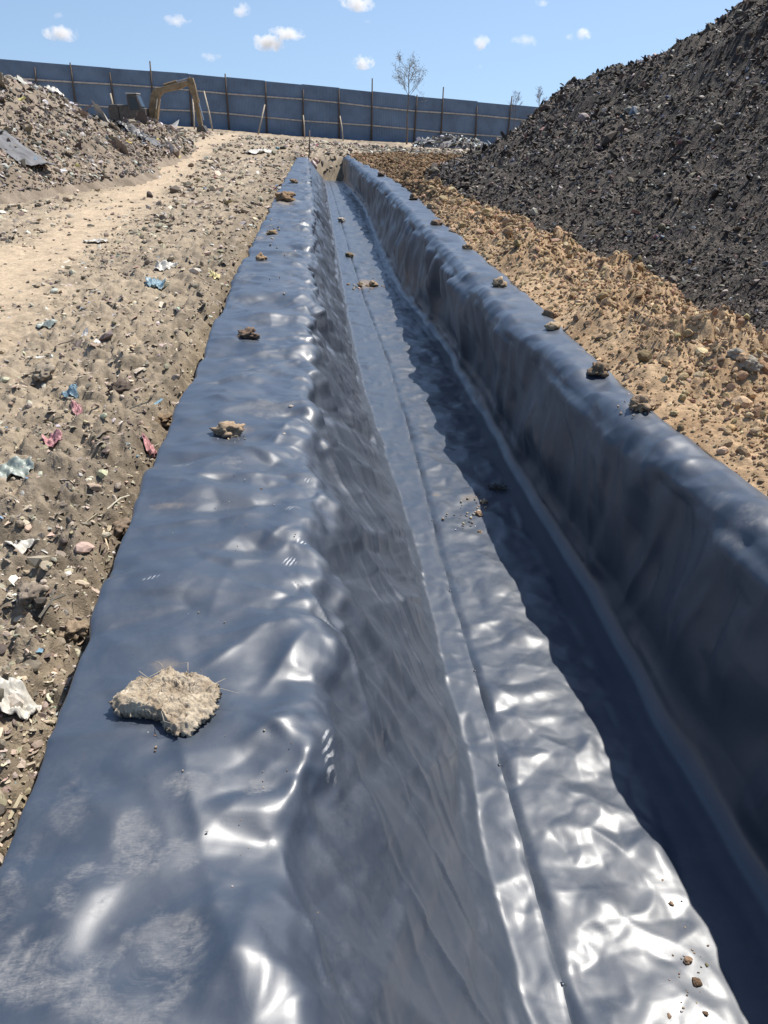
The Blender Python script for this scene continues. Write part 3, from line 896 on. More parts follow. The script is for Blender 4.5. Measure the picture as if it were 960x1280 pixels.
# clay bank dug out of the trench
sy = row_ys(0.6, YEND+8, 0.012, 0.0075)
st_ = np.linspace(-0.03, 1.25, 300)
f, toe = spoil_edges(sy)
sx = f[:, None]+0.0+(np.maximum(toe-f, 0.4))[:, None]*st_[None]
syy = np.broadcast_to(sy[:, None], sx.shape)
sz = spoil_h(sx, syy)
c1 = np.clip(0.5+0.8*fbm(sx*2, syy*2, 4, 141), 0, 1); c2 = np.clip(0.5+1.1*fbm(sx*14, syy*14, 3, 142), 0, 1)
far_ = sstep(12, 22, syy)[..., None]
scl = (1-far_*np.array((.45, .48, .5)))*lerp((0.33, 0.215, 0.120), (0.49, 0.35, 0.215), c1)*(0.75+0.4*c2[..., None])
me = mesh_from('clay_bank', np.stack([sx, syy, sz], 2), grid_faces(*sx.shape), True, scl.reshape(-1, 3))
tag(link('clay_bank', me, M['clay']), 'crumbly tan clay bank between the right liner edge and the dark heap', 'clay bank')

# ------------------------------------------------------------------ scattered waste (uncountable)
def ico(sub):
    import bmesh
    bm = bmesh.new(); bmesh.ops.create_icosphere(bm, subdivisions=sub, radius=1.0)
    V = np.array([v.co[:] for v in bm.verts]); Fq = np.array([[v.index for v in f.verts] for f in bm.faces])
    bm.free(); return V, Fq

ICO1, ICO2 = ico(1), ico(2)
def rock_protos(base, n, jag):
    out = []
    for k in range(n):
        V, Fq = base
        r = np.random.default_rng(100+k)
        W = V*(1+jag*r.standard_normal((len(V), 1)))
        W = W+0.10*jag*r.standard_normal(W.shape)
        for _ in range(4):
            d = r.standard_normal(3); d /= np.linalg.norm(d)
            c = r.uniform(0.45, 0.8); t = W @ d
            W = W-np.maximum(t-c, 0)[:, None]*d
        out.append((W, Fq))
    return out
def flake_protos(n, m=3):
    out = []
    for k in range(n):
        r = np.random.default_rng(300+k)
        u, v = np.meshgrid(np.linspace(-1, 1, m+1), np.linspace(-1, 1, m+1))
        V = np.stack([u, v, np.zeros_like(u)], 2).reshape(-1, 3)
        e = np.maximum(np.abs(u), np.abs(v)).ravel()
        rr_ = np.hypot(V[:, 0], V[:, 1]); V[:, :2] *= (e/np.maximum(rr_, 1e-6))[:, None]*(1+0.22*np.clip(r.standard_normal((len(V), 1)), -1.3, 1.3))
        V[:, 2] += 0.20*np.clip(r.standard_normal(len(V)), -1.5, 1.5)
        V[:, 2] += r.uniform(-.6, .6)*V[:, 0]**2+r.uniform(-.5, .5)*V[:, 1]**2
        out.append((V, tri(grid_faces(m+1, m+1))))
    return out
def tri(q):
    return np.concatenate([q[:, [0, 1, 2]], q[:, [0, 2, 3]]])
def stick_protos(n):
    out = []
    for k in range(n):
        r = np.random.default_rng(500+k)
        V = []; m = 4
        for i in range(m):
            c = np.array([2.0*i/(m-1)-1, 0.15*r.standard_normal(), 0.12*r.standard_normal()])
            for a in range(3): V.append(c+np.array([0, math.cos(a*2.09), math.sin(a*2.09)])*0.09)
        Fq = [(i*3+a, i*3+(a+1) % 3, (i+1)*3+(a+1) % 3, (i+1)*3+a) for i in range(m-1) for a in range(3)]
        out.append((np.array(V), tri(np.array(Fq))))
    return out

def rots(n, tilt):
    yaw = rng.uniform(0, 2*math.pi, n); ax = rng.normal(0, tilt, n); ay = rng.normal(0, tilt, n)
    cz, sz_ = np.cos(yaw), np.sin(yaw); cx, sx_ = np.cos(ax), np.sin(ax); cy, sy_ = np.cos(ay), np.sin(ay)
    Z = np.zeros((n, 3, 3)); Z[:, 0, 0] = cz; Z[:, 0, 1] = -sz_; Z[:, 1, 0] = sz_; Z[:, 1, 1] = cz; Z[:, 2, 2] = 1
    X = np.zeros((n, 3, 3)); X[:, 0, 0] = 1; X[:, 1, 1] = cx; X[:, 1, 2] = -sx_; X[:, 2, 1] = sx_; X[:, 2, 2] = cx
    Y = np.zeros((n, 3, 3)); Y[:, 1, 1] = 1; Y[:, 0, 0] = cy; Y[:, 0, 2] = sy_; Y[:, 2, 0] = -sy_; Y[:, 2, 2] = cy
    return Z @ X @ Y

def scatter(parts):
    """parts: list of (protos, pos, size(n,3), tilt, cols) -> V,F,C"""
    Vs, Fs, Cs = [], [], []; b = 0
    for protos, pos, size, tilt, cols in parts:
        n = len(pos)
        which = rng.integers(0, len(protos), n)
        R = rots(n, tilt)
        for k, (V, Fq) in enumerate(protos):
            ii = np.nonzero(which == k)[0]
            if not len(ii): continue
            W = np.einsum('nij,nvj->nvi', R[ii], V[None]*size[ii][:, None, :])+pos[ii][:, None, :]
            Vs.append(W.reshape(-1, 3))
            Fs.append((Fq[None]+(np.arange(len(ii))*len(V))[:, None, None]).reshape(-1, 3)+b)
            Cs.append(np.repeat(cols[ii], len(V), 0)); b += len(ii)*len(V)
    return np.concatenate(Vs), np.concatenate(Fs), np.concatenate(Cs)

def palette(n, items):
    w = np.array([i[0] for i in items], float); w /= w.sum()
    c = np.array([i[1] for i in items])[rng.choice(len(items), n, p=w)]
    return np.clip(c*np.exp(rng.normal(0, 0.22, (n, 1)))*(1+rng.normal(0, 0.05, (n, 3))), 0.005, 0.9)

def polar_pts(n, az0, az1, r0, r1):
    az = np.radians(rng.uniform(az0, az1, n)); r = np.exp(rng.uniform(math.log(r0), math.log(r1), n))
    return r*np.sin(az), r*np.cos(az), r

ROCK1 = rock_protos(ICO1, 8, 0.16); ROCK2 = rock_protos(ICO2, 8, 0.07)
FLAKE = flake_protos(10); STICK = stick_protos(5)
YARD = [(5, (.34, .275, .20)), (4, (.43, .36, .27)), (3, (.22, .18, .135)), (2.0, (.45, .40, .33)), (2.6, (.12, .097, .078)), (.35, (.60, .58, .53)), (.07, (.20, .32, .40)), (.05, (.5, .2, .2)), (.06, (.3, .36, .28))]
DARK = [(6, (.042, .034, .028)), (4, (.095, .073, .055)), (2, (.17, .135, .10)), (.9, (.32, .28, .24)), (.28, (.55, .52, .48)), (.3, (.08, .10, .14)), (.15, (.22, .12, .10))]
CLAY = [(5, (.40, .28, .165)), (3, (.32, .22, .13)), (2, (.48, .36, .23)), (.6, (.2, .14, .09))]
MND = [(4, (.26, .21, .16)), (3, (.36, .31, .25)), (3, (.16, .13, .11)), (1.5, (.44, .41, .37)), (.4, (.62, .60, .57)), (1, (.08, .07, .06)), (.1, (.2, .3, .38)), (.08, (.5, .42, .15))]

def sizes(n, r, lo, k, flat=(1, 1, 1), sig=0.5, cap=9):
    s = np.minimum(np.maximum(lo, k*r)*np.exp(rng.normal(0, sig, n)), cap)
    return s[:, None]*np.asarray(flat)[None]*np.exp(rng.normal(0, 0.22, (n, 3)))

def yard(n, protos, flat, tilt, lo, k, sink=0.0, sig=.5, cap=9):
    x, y, r = polar_pts(n, -50, 12, 0.9, 62)
    e = np.interp(np.clip(y, .25, YEND), ys, le)
    keep = ((x < e-0.05) | (y > YEND+0.6))
    keep &= rng.uniform(0, 1, n) > 0.97*track_mask(x, y)
    dens = np.clip(0.72+0.9*fbm(x*0.8, y*0.8, 3, 151), 0.12, 1)
    keep &= rng.uniform(0, 1, n) < np.maximum(dens, sstep(1.0, 0.3, e-x))
    x, y, r = x[keep], y[keep], r[keep]; n = len(x)
    s = sizes(n, r, lo, k, flat, sig, cap)
    p = np.stack([x, y, ground_h(x, y)+s[:, 2]*(0.4-sink)], 1)
    return protos, p, s, tilt, palette(n, YARD)

V, Fq, C = scatter([yard(48000, ROCK1, (1, .8, .55), 0.5, .006, .0015, 0, .55, .2), yard(4500, ROCK2, (1, .85, .6), 0.5, .018, .0026, .2, .45, .13),
                    yard(42000, FLAKE, (1.25, .7, .5), 0.32, .008, .0018, 0, .5, .10), yard(2500, STICK, (1, .8, .8), 0.25, .025, .003, 0, .5, .3)])
tag(link('ground_debris', mesh_from('ground_debris', V, Fq, False, C), M['scrap']), 'flattened crumbs of waste, stones and film strewn over the yard', None, None, 'stuff')

def heap_sc(n, protos, flat, tilt, lo, k, sig=.5, cap=9):
    x, y, r = polar_pts(n, 3, 52, 3.5, 62)
    xt = np.interp(y, TOE_Y, TOE_X)
    h = heap_h(x, y)
    keep = (h > 0.0) & (x > xt-0.3) & (x < HX+1.5)
    x, y, r, h = x[keep], y[keep], r[keep], h[keep]; n = len(x)
    s = sizes(n, r, lo, k, flat, sig, cap)
    p = np.stack([x, y, h+s[:, 2]*0.35], 1)
    return protos, p, s, tilt, palette(n, DARK)
V, Fq, C = scatter([heap_sc(110000, ROCK1, (1, .75, .5), 0.8, .007, .00125, .55, .2), heap_sc(1600, ROCK2, (1, .85, .7), 0.6, .02, .0030, .45, .22),
                    heap_sc(80000, FLAKE, (1.7, .5, .6), 0.7, .008, .0015, .45, .16), heap_sc(9000, STICK, (1, .8, .8), 0.4, .03, .0030, .4, .2)])
tag(link('heap_debris', mesh_from('heap_debris', V, Fq, False, C), M['scrap']), 'dark crumbs, rags and film covering the tall heap', None, None, 'stuff')

def mound_sc(n, protos, flat, tilt, lo, k, sig=.5):
    x, y, r = polar_pts(n, -36, -7, 15, 50)
    h = mound_h(x, y); keep = h > 0.0
    x, y, r, h = x[keep], y[keep], r[keep], h[keep]; n = len(x)
    s = sizes(n, r, lo, k, flat, sig)
    return protos, np.stack([x, y, h+s[:, 2]*0.35], 1), s, tilt, palette(n, MND)
V, Fq, C = scatter([mound_sc(26000, ROCK1, (1, .85, .7), 0.6, .015, .0014), mound_sc(26000, FLAKE, (1.3, .7, .6), 0.6, .015, .0016), mound_sc(1500, STICK, (1, .8, .8), .5, .04, .0035)])
tag(link('mound_debris', mesh_from('mound_debris', V, Fq, False, C), M['scrap']), 'grey and tan rubbish scraps covering the pale mound', None, None, 'stuff')

def spoil_sc(n, protos, flat, tilt, lo, k, sig=.5, cap=9):
    y = np.exp(rng.uniform(math.log(1.2), math.log(YEND+4), n)); t = rng.uniform(0.03, 1.15, n)
    f, toe = spoil_edges(y); x = f+np.maximum(toe-f, .4)*t
    r = np.hypot(x, y)
    keep = rng.uniform(0, 1, n) < 0.35+0.65*sstep(.15, .4, t)
    x, y, r = x[keep], y[keep], r[keep]; n = len(x)
    s = sizes(n, r, lo, k, flat, sig, cap)
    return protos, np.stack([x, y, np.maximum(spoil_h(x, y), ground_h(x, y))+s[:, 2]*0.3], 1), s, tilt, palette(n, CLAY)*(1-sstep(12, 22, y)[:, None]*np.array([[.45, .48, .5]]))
V, Fq, C = scatter([spoil_sc(45000, ROCK1, (1, .85, .7), 0.6, .006, .0013, .5, .06), spoil_sc(8000, ROCK2, (1, .85, .7), 0.6, .014, .0019, .55, .09)])
tag(link('clay_crumbs', mesh_from('clay_crumbs', V, Fq, False, C), M['clay']), 'loose tan clay crumbs over the clay bank', None, None, 'stuff')

# ------------------------------------------------------------------ single things
def depth(p): return float((np.asarray(p)-EYE) @ FW)
def px2m(px, p): return px*depth(p)/F

TT = np.geomspace(0.6, 120, 4000)
def surf(px, py, fn, z0=0.0):
    """first point where the view ray meets a height field"""
    d = ray(px, py); d = d/np.linalg.norm(d)
    P = EYE[None]+d[None]*TT[:, None]
    k = np.nonzero(P[:, 2] <= fn(P[:, 0], P[:, 1]))[0]
    p = P[k[0]] if len(k) else hit(px, py, z0)
    return np.array(p)

def on_liner(px, py, z0):
    if z0 == 0 and px > 470: z0 = ZR
    z = z0
    for _ in range(6):
        p = hit(px, py, z); zz = liner_z(p[0], p[1])
        if zz < -5: zz = z0
        z = 0.5*z+0.5*zz
    p = hit(px, py, z); return np.array([p[0], p[1], z-0.006])

spoil_ok = lambda x, y: np.where((x > spoil_edges(y)[0]) & (x < spoil_edges(y)[1]+1), spoil_h(x, y), -9)
s1 = lambda x, y: np.maximum(spoil_ok(x, y), ground_h(x, y))
h1 = lambda x, y: np.maximum(heap_h(x, y), s1(x, y))
m1 = lambda x, y: np.maximum(mound_h(x, y), ground_h(x, y))
gf = ground_h
g1 = lambda x, y: float(ground_h(np.array([x]), np.array([y]))[0])
ICOS = {}
def clod(name, p, w, label, cat, col=(.34, .25, .165), asp=(1, .85, .7), seed=0, rough=0.35, sub=4, group=None, mat='clod'):
    if sub not in ICOS: ICOS[sub] = ico(sub)
    V, Fq = ICOS[sub]
    r = np.random.default_rng(seed)
    W = V.copy()
    off = Vector(r.uniform(-50, 50, 3)); out = np.zeros_like(W); cc = np.zeros((len(W), 3))
    for i, v in enumerate(W):
        q = Vector(v)
        a = mnoise.noise(q*1.1+off)*0.55+mnoise.turbulence(q*2.2+off, 4, False)*0.42-0.2
        d, _ = mnoise.voronoi(q*2.6+off)
        a -= rough*0.55*max(0, 0.38-(d[1]-d[0]))
        out[i] = v*(1+rough*a*1.6)
        t = mnoise.noise(q*3.5+off)
        cc[i] = np.array(col)*(1+0.35*t+0.25*a)
    out[:, 2] = np.where(out[:, 2] < -0.45, -0.45+0.15*(out[:, 2]+0.45), out[:, 2])
    out[:, 2] += 0.44
    out = out*np.array(asp)*w*0.5
    me = mesh_from(name, out, Fq, True, np.clip(cc, 0.01, .9))
    o = link(name, me, M[mat]); o.location = p; o.rotation_euler = (0, 0, float(r.uniform(0, 6.28)))
    tag(o, label, cat, group)
    return o

EC = 'earth clods weighing down the liner'
CL = [
 (286, 543, 40, 0, (.37, .27, .18), 'round brown earth clod on the left bank sheet, the second largest there'),
 (310, 422, 32, 0, (.20, .14, .10), 'dark brown lumpy clod on the left bank sheet, next uphill from the round one'),
 (327, 325, 20, 0, (.36, .25, .15), 'small tan clod at the outer edge of the left bank sheet beside the yard'),
 (340, 293, 16, 0, (.33, .23, .14), 'small crumbly clod on the left sheet between two larger tan ones'),
 (357, 251, 30, 0, (.30, .20, .12), 'wide flat brown clod across the far part of the left sheet'),
 (368, 229, 13, 0, (.24, .17, .11), 'tiny brown clod farthest along the left bank sheet'),
 (625, 358, 25, 0, (.42, .31, .20), 'flat tan clod lying alone on the edge of the right bank sheet'),
 (684, 395, 24, 0, (.28, .19, .12), 'brown clod of a touching pair on the right sheet edge'),
 (692, 410, 22, 0, (.44, .33, .21), 'pale tan clod of a touching pair on the right sheet edge'),
 (748, 466, 34, 0, (.24, .17, .11), 'dark brown jagged clod at a notch in the right sheet edge'),
 (802, 510, 42, 0, (.36, .26, .17), 'large tan clod on the right sheet edge, nearest on that side'),
 (546, 281, 17, 0, (.22, .15, .10), 'dark upright clod on the right sheet edge beside the clay bank'),
 (584, 311, 16, 0, (.30, .21, .13), 'small flat brown clod on the crest of the right sheet'),
 (517, 249, 16, 0, (.24, .17, .11), 'small dark clod on the far right sheet where the clay begins'),
 (477, 220, 14, 0, (.20, .15, .11), 'dark clod near the far end of the right sheet'),
 (466, 357, 14, FLOOR, (.36, .26, .17), 'clod sitting in the sandy patch on the trench floor'),
 (437, 321, 15, FLOOR, (.24, .18, .12), 'brown clod at the foot of the left slope on the trench floor'),
 (427, 277, 13, FLOOR, (.40, .36, .30), 'pale grey lump farthest away on the trench floor'),
 (605, 628, 13, FLOOR, (.46, .34, .22), 'tan crumb on the trench floor beside the dark twig bundle'),
 (599, 643, 12, FLOOR, (.26, .18, .12), 'brown crumb on the trench floor just below the tan crumb'),
 (600, 665, 8, FLOOR, (.34, .25, .17), 'lone little crumb on the trench floor nearest below the twig bundle'),
]
for i, (px, py, w, z0, col, lab) in enumerate(CL):
    p = on_liner(px, py, z0)
    clod('earth_clod', p, px2m(w, p), lab, 'clod', col, (1, .8, .62), 20+i, 0.55, 4 if w > 25 else 3, EC)
PB_ = [(860, 1201, 13, 'tan pebble clod, upper of two close ones on the bright floor strip'), (871, 1229, 15, 'tan pebble clod, largest of the bunch at the lower right of the floor'),
       (839, 1130, 8, 'small brown pebble highest up the sunlit floor strip beside the shadow'), (882, 1267, 9, 'dark brown pebble nearest the shadow edge at the bottom of the floor'),
       (836, 1270, 8, 'brown pebble alone to the left at the bottom of the floor strip'), (876, 1246, 4, 'speck of earth just below the largest pebble clod'),
       (828, 1100, 5, 'pale speck of earth near the shadow edge, above the other pebbles')]
for i, (px, py, w, lab) in enumerate(PB_):
    p = on_liner(px, py, FLOOR)
    clod('pebble', p, px2m(w, p), lab, 'pebble', (.30, .20, .13) if i % 2 == 0 else (.17, .11, .07), (1, .9, .8), 60+i, 0.4, 3, 'pebbles on the trench floor')
for i, (px, py, w, lab) in enumerate([(364, 508, 8, 'pale little stone on the left sheet above its bright crease'), (355, 542, 6, 'pale speck of stone on the left sheet right of the round clod')]):
    p = on_liner(px, py, 0)
    clod('pebble', p, px2m(w, p), lab, 'pebble', (.45, .40, .34), (1, .8, .6), 75+i, .3, 3, 'pale stones on the left sheet')

# the big broken slab of dry earth
OUT = [(75, 985), (100, 945), (165, 905), (215, 872), (290, 870), (345, 815), (400, 808), (450, 840), (520, 850), (590, 870), (640, 900), (652, 940),
       (628, 985), (640, 1012), (600, 1050), (560, 1082), (510, 1128), (430, 1150), (380, 1125), (340, 1062), (250, 1045), (200, 1033), (100, 1028)]
zc = liner_z(*hit(205, 880, 0.02)[:2])
poly = np.array([hit(120+a/4.265, 640+b/4.265, zc+0.05)[:2] for a, b in OUT])
cen = poly.mean(0); poly = poly-cen
t = np.concatenate([[0], np.cumsum(np.linalg.norm(np.diff(np.vstack([poly, poly[:1]]), axis=0), axis=1))])
nn = 260
tt = np.linspace(0, t[-1], nn, endpoint=False); cl_ = np.vstack([poly, poly[:1]])
rim = np.stack([np.interp(tt, t, cl_[:, k]) for k in (0, 1)], 1)
rim = rim*(1+0.05*fbm(tt*60, tt*0, 3, 171))[:, None]
nrg = 60
Vc = []; Cc = []
def top_h(q):
    h = 0.055+0.016*fbm(q[:, 0]*9, q[:, 1]*9, 3, 172)+0.012*(billow(q[:, 0]*25, q[:, 1]*25, 3, 173)*2-.6)+0.004*fbm(q[:, 0]*90, q[:, 1]*90, 3, 174)
    u = q[:, 0]*0.92-q[:, 1]*0.38
    for c, dpt, wd in ((-0.085, .010, .004), (-0.045, .014, .004), (0.004, .012, .006), (0.055, .006, .005)):
        h = h-dpt*np.exp(-((u-c+0.006*fbm(q[:, 1]*30, q[:, 0]*5, 2, 175))/wd)**2)*(0.6+0.6*fbm(q[:, 1]*20, q[:, 0]*20, 2, 176))
    pit = pnoise(q[:, 0]*45, q[:, 1]*45, 177)
    return h-0.014*sstep(0.45, 0.8, pit)
for k in range(nrg):
    s_ = 1-k/(nrg-1)*0.998
    q = rim*s_
    z = top_h(q)-0.020*sstep(0.88, 1.0, s_)*np.ones(nn)
    Vc.append(np.stack([q[:, 0], q[:, 1], z], 1))
side = [np.stack([rim[:, 0]*a, rim[:, 1]*a, Vc[0][:, 2]*f_], 1)+0.004*rng.standard_normal((nn, 3)) for a, f_ in ((.80, -.12), (.86, .12), (.93, .35), (.99, .6), (1.01, .82))]
ring = np.array(side+Vc)
nr_ = len(ring)
Vv = ring.reshape(-1, 3)
Ff = np.array([(i*nn+j, i*nn+(j+1) % nn, (i+1)*nn+(j+1) % nn, (i+1)*nn+j) for i in range(nr_-1) for j in range(nn)])
k1 = np.clip(0.5+.9*fbm(Vv[:, 0]*18, Vv[:, 1]*18, 4, 178), 0, 1)
big = link('earth_slab', mesh_from('earth_slab', Vv, Ff, True, lerp((.30, .235, .165), (.52, .44, .33), k1)), M['clod'])
big.location = (cen[0], cen[1], zc-0.004)
tag(big, 'large broken slab of pale dry earth with cracks and roots on the left sheet', 'earth slab')
fb = MB()
for k in range(16):
    q = rim[rng.integers(nn)]*rng.uniform(.3, 1.0)
    d = rng.normal(0, .022, 3); d[2] = abs(d[2])*.4
    b0 = Vector((q[0], q[1], 0.055)); mid = b0+Vector(d); e_ = mid+Vector((rng.normal(0, .02), rng.normal(0, .02), -.012))
    fb.tube([b0, b0.lerp(mid, .5)+Vector((0, 0, .006)), mid, e_], [.0011, .001, .0009, .0006], 5)
a0 = hit(185, 846, zc+.07)-np.array([cen[0], cen[1], zc]); a1 = hit(206, 838, zc+.08)-np.array([cen[0], cen[1], zc])
fb.tube([a0+np.array([-.03, .02, .01]), a0, a1+np.array([0, 0, .01])], [.0012, .0016, .001], 5)
fb.build('root_fibre', M['stake'], big, smooth=True)

# dark twig bundle on the floor
p = on_liner(622, 612, FLOOR)
tw = MB()
for k in range(46):
    a = rng.uniform(0, 6.28); L = rng.uniform(.04, .11)
    c = Vector((rng.normal(0, .035), rng.normal(0, .03), rng.uniform(.008, .035)))
    d = Vector((math.cos(a), math.sin(a), rng.normal(0, .25)))*L
    c2 = c+d*.5; c2.z = max(c2.z, .004); c1_ = c-d*.5; c1_.z = max(c1_.z, .004)
    tw.tube([c1_, c+Vector((0, 0, rng.normal(0, .006))), c2], [.0022, .003, .0012], 5)
o = tw.build('twig_bundle', M['steel'], smooth=True); o.location = p
tag(o, 'tangle of dark twigs on the trench floor at the shadow edge', 'twigs')

# loose crumbs on the sheets
pos, siz = [], []
for (cx_, cy_, sx__, sy__, n, z0, w) in [(210, 890, 70, 60, 40, 0, 3.0), (300, 640, 70, 130, 26, 0, 2.2), (590, 640, 26, 22, 30, FLOOR, 3.5), (860, 1215, 26, 60, 26, FLOOR, 3), (455, 358, 22, 8, 26, FLOOR, 3.5), (310, 1000, 110, 160, 16, 0, 2.0), (290, 550, 25, 16, 16, 0, 3), (340, 300, 25, 60, 26, 0, 3), (800, 505, 30, 20, 22, 0, 3)]:
    for k in range(n):
        a, b_ = cx_+rng.normal(0, .5)*sx__, cy_+rng.normal(0, .5)*sy__
        if z0 == 0 and a > 470: z0 = ZR
        q = hit(a, b_, z0); z = liner_z(q[0], q[1])
        if z > -2 and abs(z-z0) < 0.12:
            q = hit(a, b_, z); pos.append((q[0], q[1], z+.001)); siz.append(px2m(w, q)*.5*math.exp(rng.normal(0, .35)))
pos = np.array(pos); siz = np.array(siz)
V, Fq, C = scatter([(ROCK1, pos, siz[:, None]*np.array([[1, .9, .8]]), .5, palette(len(pos), [(3, (.40, .33, .25)), (2, (.25, .18, .12)), (1, (.5, .47, .42))]))])
tag(link('liner_crumbs', mesh_from('liner_crumbs', V, Fq, True, C), M['clod']), 'fine crumbs of earth sprinkled on the liner', None, None, 'stuff')

# grey stones where the clay meets the heap
for i, (px, py, w, lab) in enumerate([(921, 440, 24, 'rounded grey stone at the foot of the heap, left one of a row'), (938, 452, 30, 'largest grey stone at the foot of the heap beside the clay'), (955, 447, 22, 'flat grey stone at the foot of the heap by the frame edge')]):
    p = surf(px, py, h1)
    clod('grey_stone', p-np.array([0, 0, .30*px2m(w, p)]), px2m(w, p), lab, 'stone', (.33, .29, .23), (1, .8, .75), 90+i, .45, 4, 'grey stones at the heap foot', 'clod')
for i, (px, py, w, col, lab) in enumerate([(205, 528, 34, (.27, .19, .12), 'brown clod in the yard against the left liner edge'), (152, 490, 40, (.13, .10, .08), 'dark hollow lump of earth standing in the yard by the liner'),
                                 (55, 470, 38, (.30, .25, .19), 'flat grey brown clod on the yard, left of the dark lump'), (150, 662, 40, (.25, .19, .14), 'brown lump of earth in the dark gap beside the left liner edge'),
                                 (40, 745, 46, (.27, .22, .17), 'grey brown clod on the yard near the frame edge'), (90, 790, 44, (.30, .23, .16), 'crumbly clod on the yard beside the liner above the large slab')]):
    p = surf(px, py, gf)
    clod('earth_clod', p-np.array([0, 0, .01]), px2m(w, p), lab, 'clod', col, (1, .8, .6), 120+i, .6, 4, 'loose clods in the yard')

# film scraps and sheet offcuts
def crumple(name, p, wx, wy, label, cat, mat, seed, lift=0.25, fn=None, rz=None, n=22, group=None, outl=0.25, parts=None):
    r = np.random.default_rng(seed)
    u, v = np.meshgrid(np.linspace(-1, 1, n), np.linspace(-1, 1, n))
    e = np.maximum(np.abs(u), np.abs(v)); rr2 = np.maximum(np.hypot(u, v), 1e-6)
    ang = np.arctan2(v, u)
    rad = e*(1+outl*fbm(np.cos(ang)*1.5+seed, np.sin(ang)*1.5, 3, seed))
    X, Y = u/rr2*rad*wx*.5, v/rr2*rad*wy*.5
    sc = 0.5*(wx+wy)
    Z = lift*sc*(0.28*fbm(u*1.4+seed, v*1.4, 3, seed+1)+0.22*ridged(u*1.8, v*1.8+seed, 3, seed+2)+0.12)
    Z = np.maximum(Z, -0.02*sc)
    a = rz if rz is not None else r.uniform(0, 6.28)
    ca, sa = math.cos(a), math.sin(a)
    wxp, wyp = p[0]+X*ca-Y*sa, p[1]+X*sa+Y*ca
    if fn is None: base = np.full(X.shape, p[2])
    else: base = fn(wxp, wyp)
    base = np.where(np.isfinite(base), base, p[2])
    lo = np.maximum(base, p[2]-0.25*sc)
    V = np.stack([wxp-p[0], wyp-p[1], lo+Z+0.01-p[2]], 2)
    o = link(name, mesh_from(name, V, grid_faces(n, n), True), M[mat])
    o.location = p
    md = o.modifiers.new('thickness', 'SOLIDIFY'); md.thickness = max(0.0015, .004*sc)
    tag(o, label, cat, group)
    return o

FS = 'film scraps in the yard'
for i, (px, py, wx, wy, mt_, lift, lab) in enumerate([
  (195, 360, 30, 60, 'bag_blue', .45, 'crumpled blue plastic film lying on the yard'), (268, 345, 18, 40, 'bag_yellow', .3, 'yellow plastic scrap on the yard close to the liner'),
  (188, 565, 16, 60, 'bag_pink', .6, 'pink plastic strip sticking up beside the left liner edge'), (97, 516, 14, 26, 'bag_pink', .3, 'tiny red pink scrap flat on the yard'),
  (66, 552, 26, 36, 'bag_pink', .3, 'flat pink plastic scrap on the yard, nearest the frame edge'), (86, 492, 20, 36, 'bag_blue', .4, 'small pale blue scrap on the yard below the big blue film'),
  (22, 890, 60, 70, 'bag_white', .5, 'large crumpled white plastic on the yard beside the liner'), (26, 685, 34, 60, 'bag_white', .25, 'flat off white plastic flake on the yard above the crumpled one'),
  (18, 592, 50, 60, 'bag_teal', .3, 'grey green film sheet lying on the yard at the frame edge'), (120, 304, 18, 40, 'bag_white', .3, 'pale film scrap on the yard beside the sandy track'), (208, 334, 22, 40, 'bag_white', .3, 'whitish film scrap on the yard just beyond the blue film'),
  (60, 405, 20, 34, 'bag_teal', .3, 'grey film scrap on the sandy part of the yard')]):
    p = surf(px, py, gf)
    w0 = px2m(wx, p)*.8
    crumple('film_scrap', p, w0, w0*wy/wx*(1.0 if p[1] < 6 else 1.0), lab, 'plastic scrap', mt_, 200+i*7, lift, ground_h, 0.2*i, 20, FS, .35)

p = surf(8, 184, m1, .8); crumple('membrane_offcut', p, 1.8, 1.2, 'grey dusty membrane sheet lying on the slope of the pale mound', 'membrane offcut', 'membrane', 301, .16, mound_h, .3, 30, 'membrane offcuts')
p = surf(22, 216, gf); crumple('membrane_offcut', p, 2.6, 1.3, 'dark grey membrane strip on the ground below the pale mound', 'membrane offcut', 'membrane_dark', 305, .2, None, .2, 30, 'membrane offcuts')
p = surf(158, 165, m1, .6); crumple('membrane_offcut', p, 1.5, 1.0, 'black folded membrane heaped at the end of the pale mound', 'membrane offcut', 'membrane_dark', 309, .5, mound_h, .5, 30, 'membrane offcuts')
p = surf(184, 176, m1, .4); crumple('membrane_offcut', p, 1.3, .8, 'grey flat membrane piece beside the black folded one', 'membrane offcut', 'membrane', 313, .3, mound_h, .2, 26, 'membrane offcuts')
p = surf(67, 116, m1, 2.0); crumple('film_scrap', p, .6, .5, 'white bag lying on the crest of the pale mound', 'plastic scrap', 'bag_white', 320, .7, mound_h, 0, 16, 'film scraps on the mound')
p = surf(130, 145, m1, 1.2); crumple('film_scrap', p, .9, .6, 'yellowish bag lying on the pale mound near its far end', 'plastic scrap', 'bag_yellow', 324, .5, mound_h, 0, 16, 'film scraps on the mound')
p = surf(326, 191, gf); crumple('film_scrap', p, .9, 2.6, 'white plastic sheet piece on the yard by the far end of the trench', 'plastic scrap', 'bag_white', 331, .2, ground_h, -.4, 20, 'film scraps in the yard')

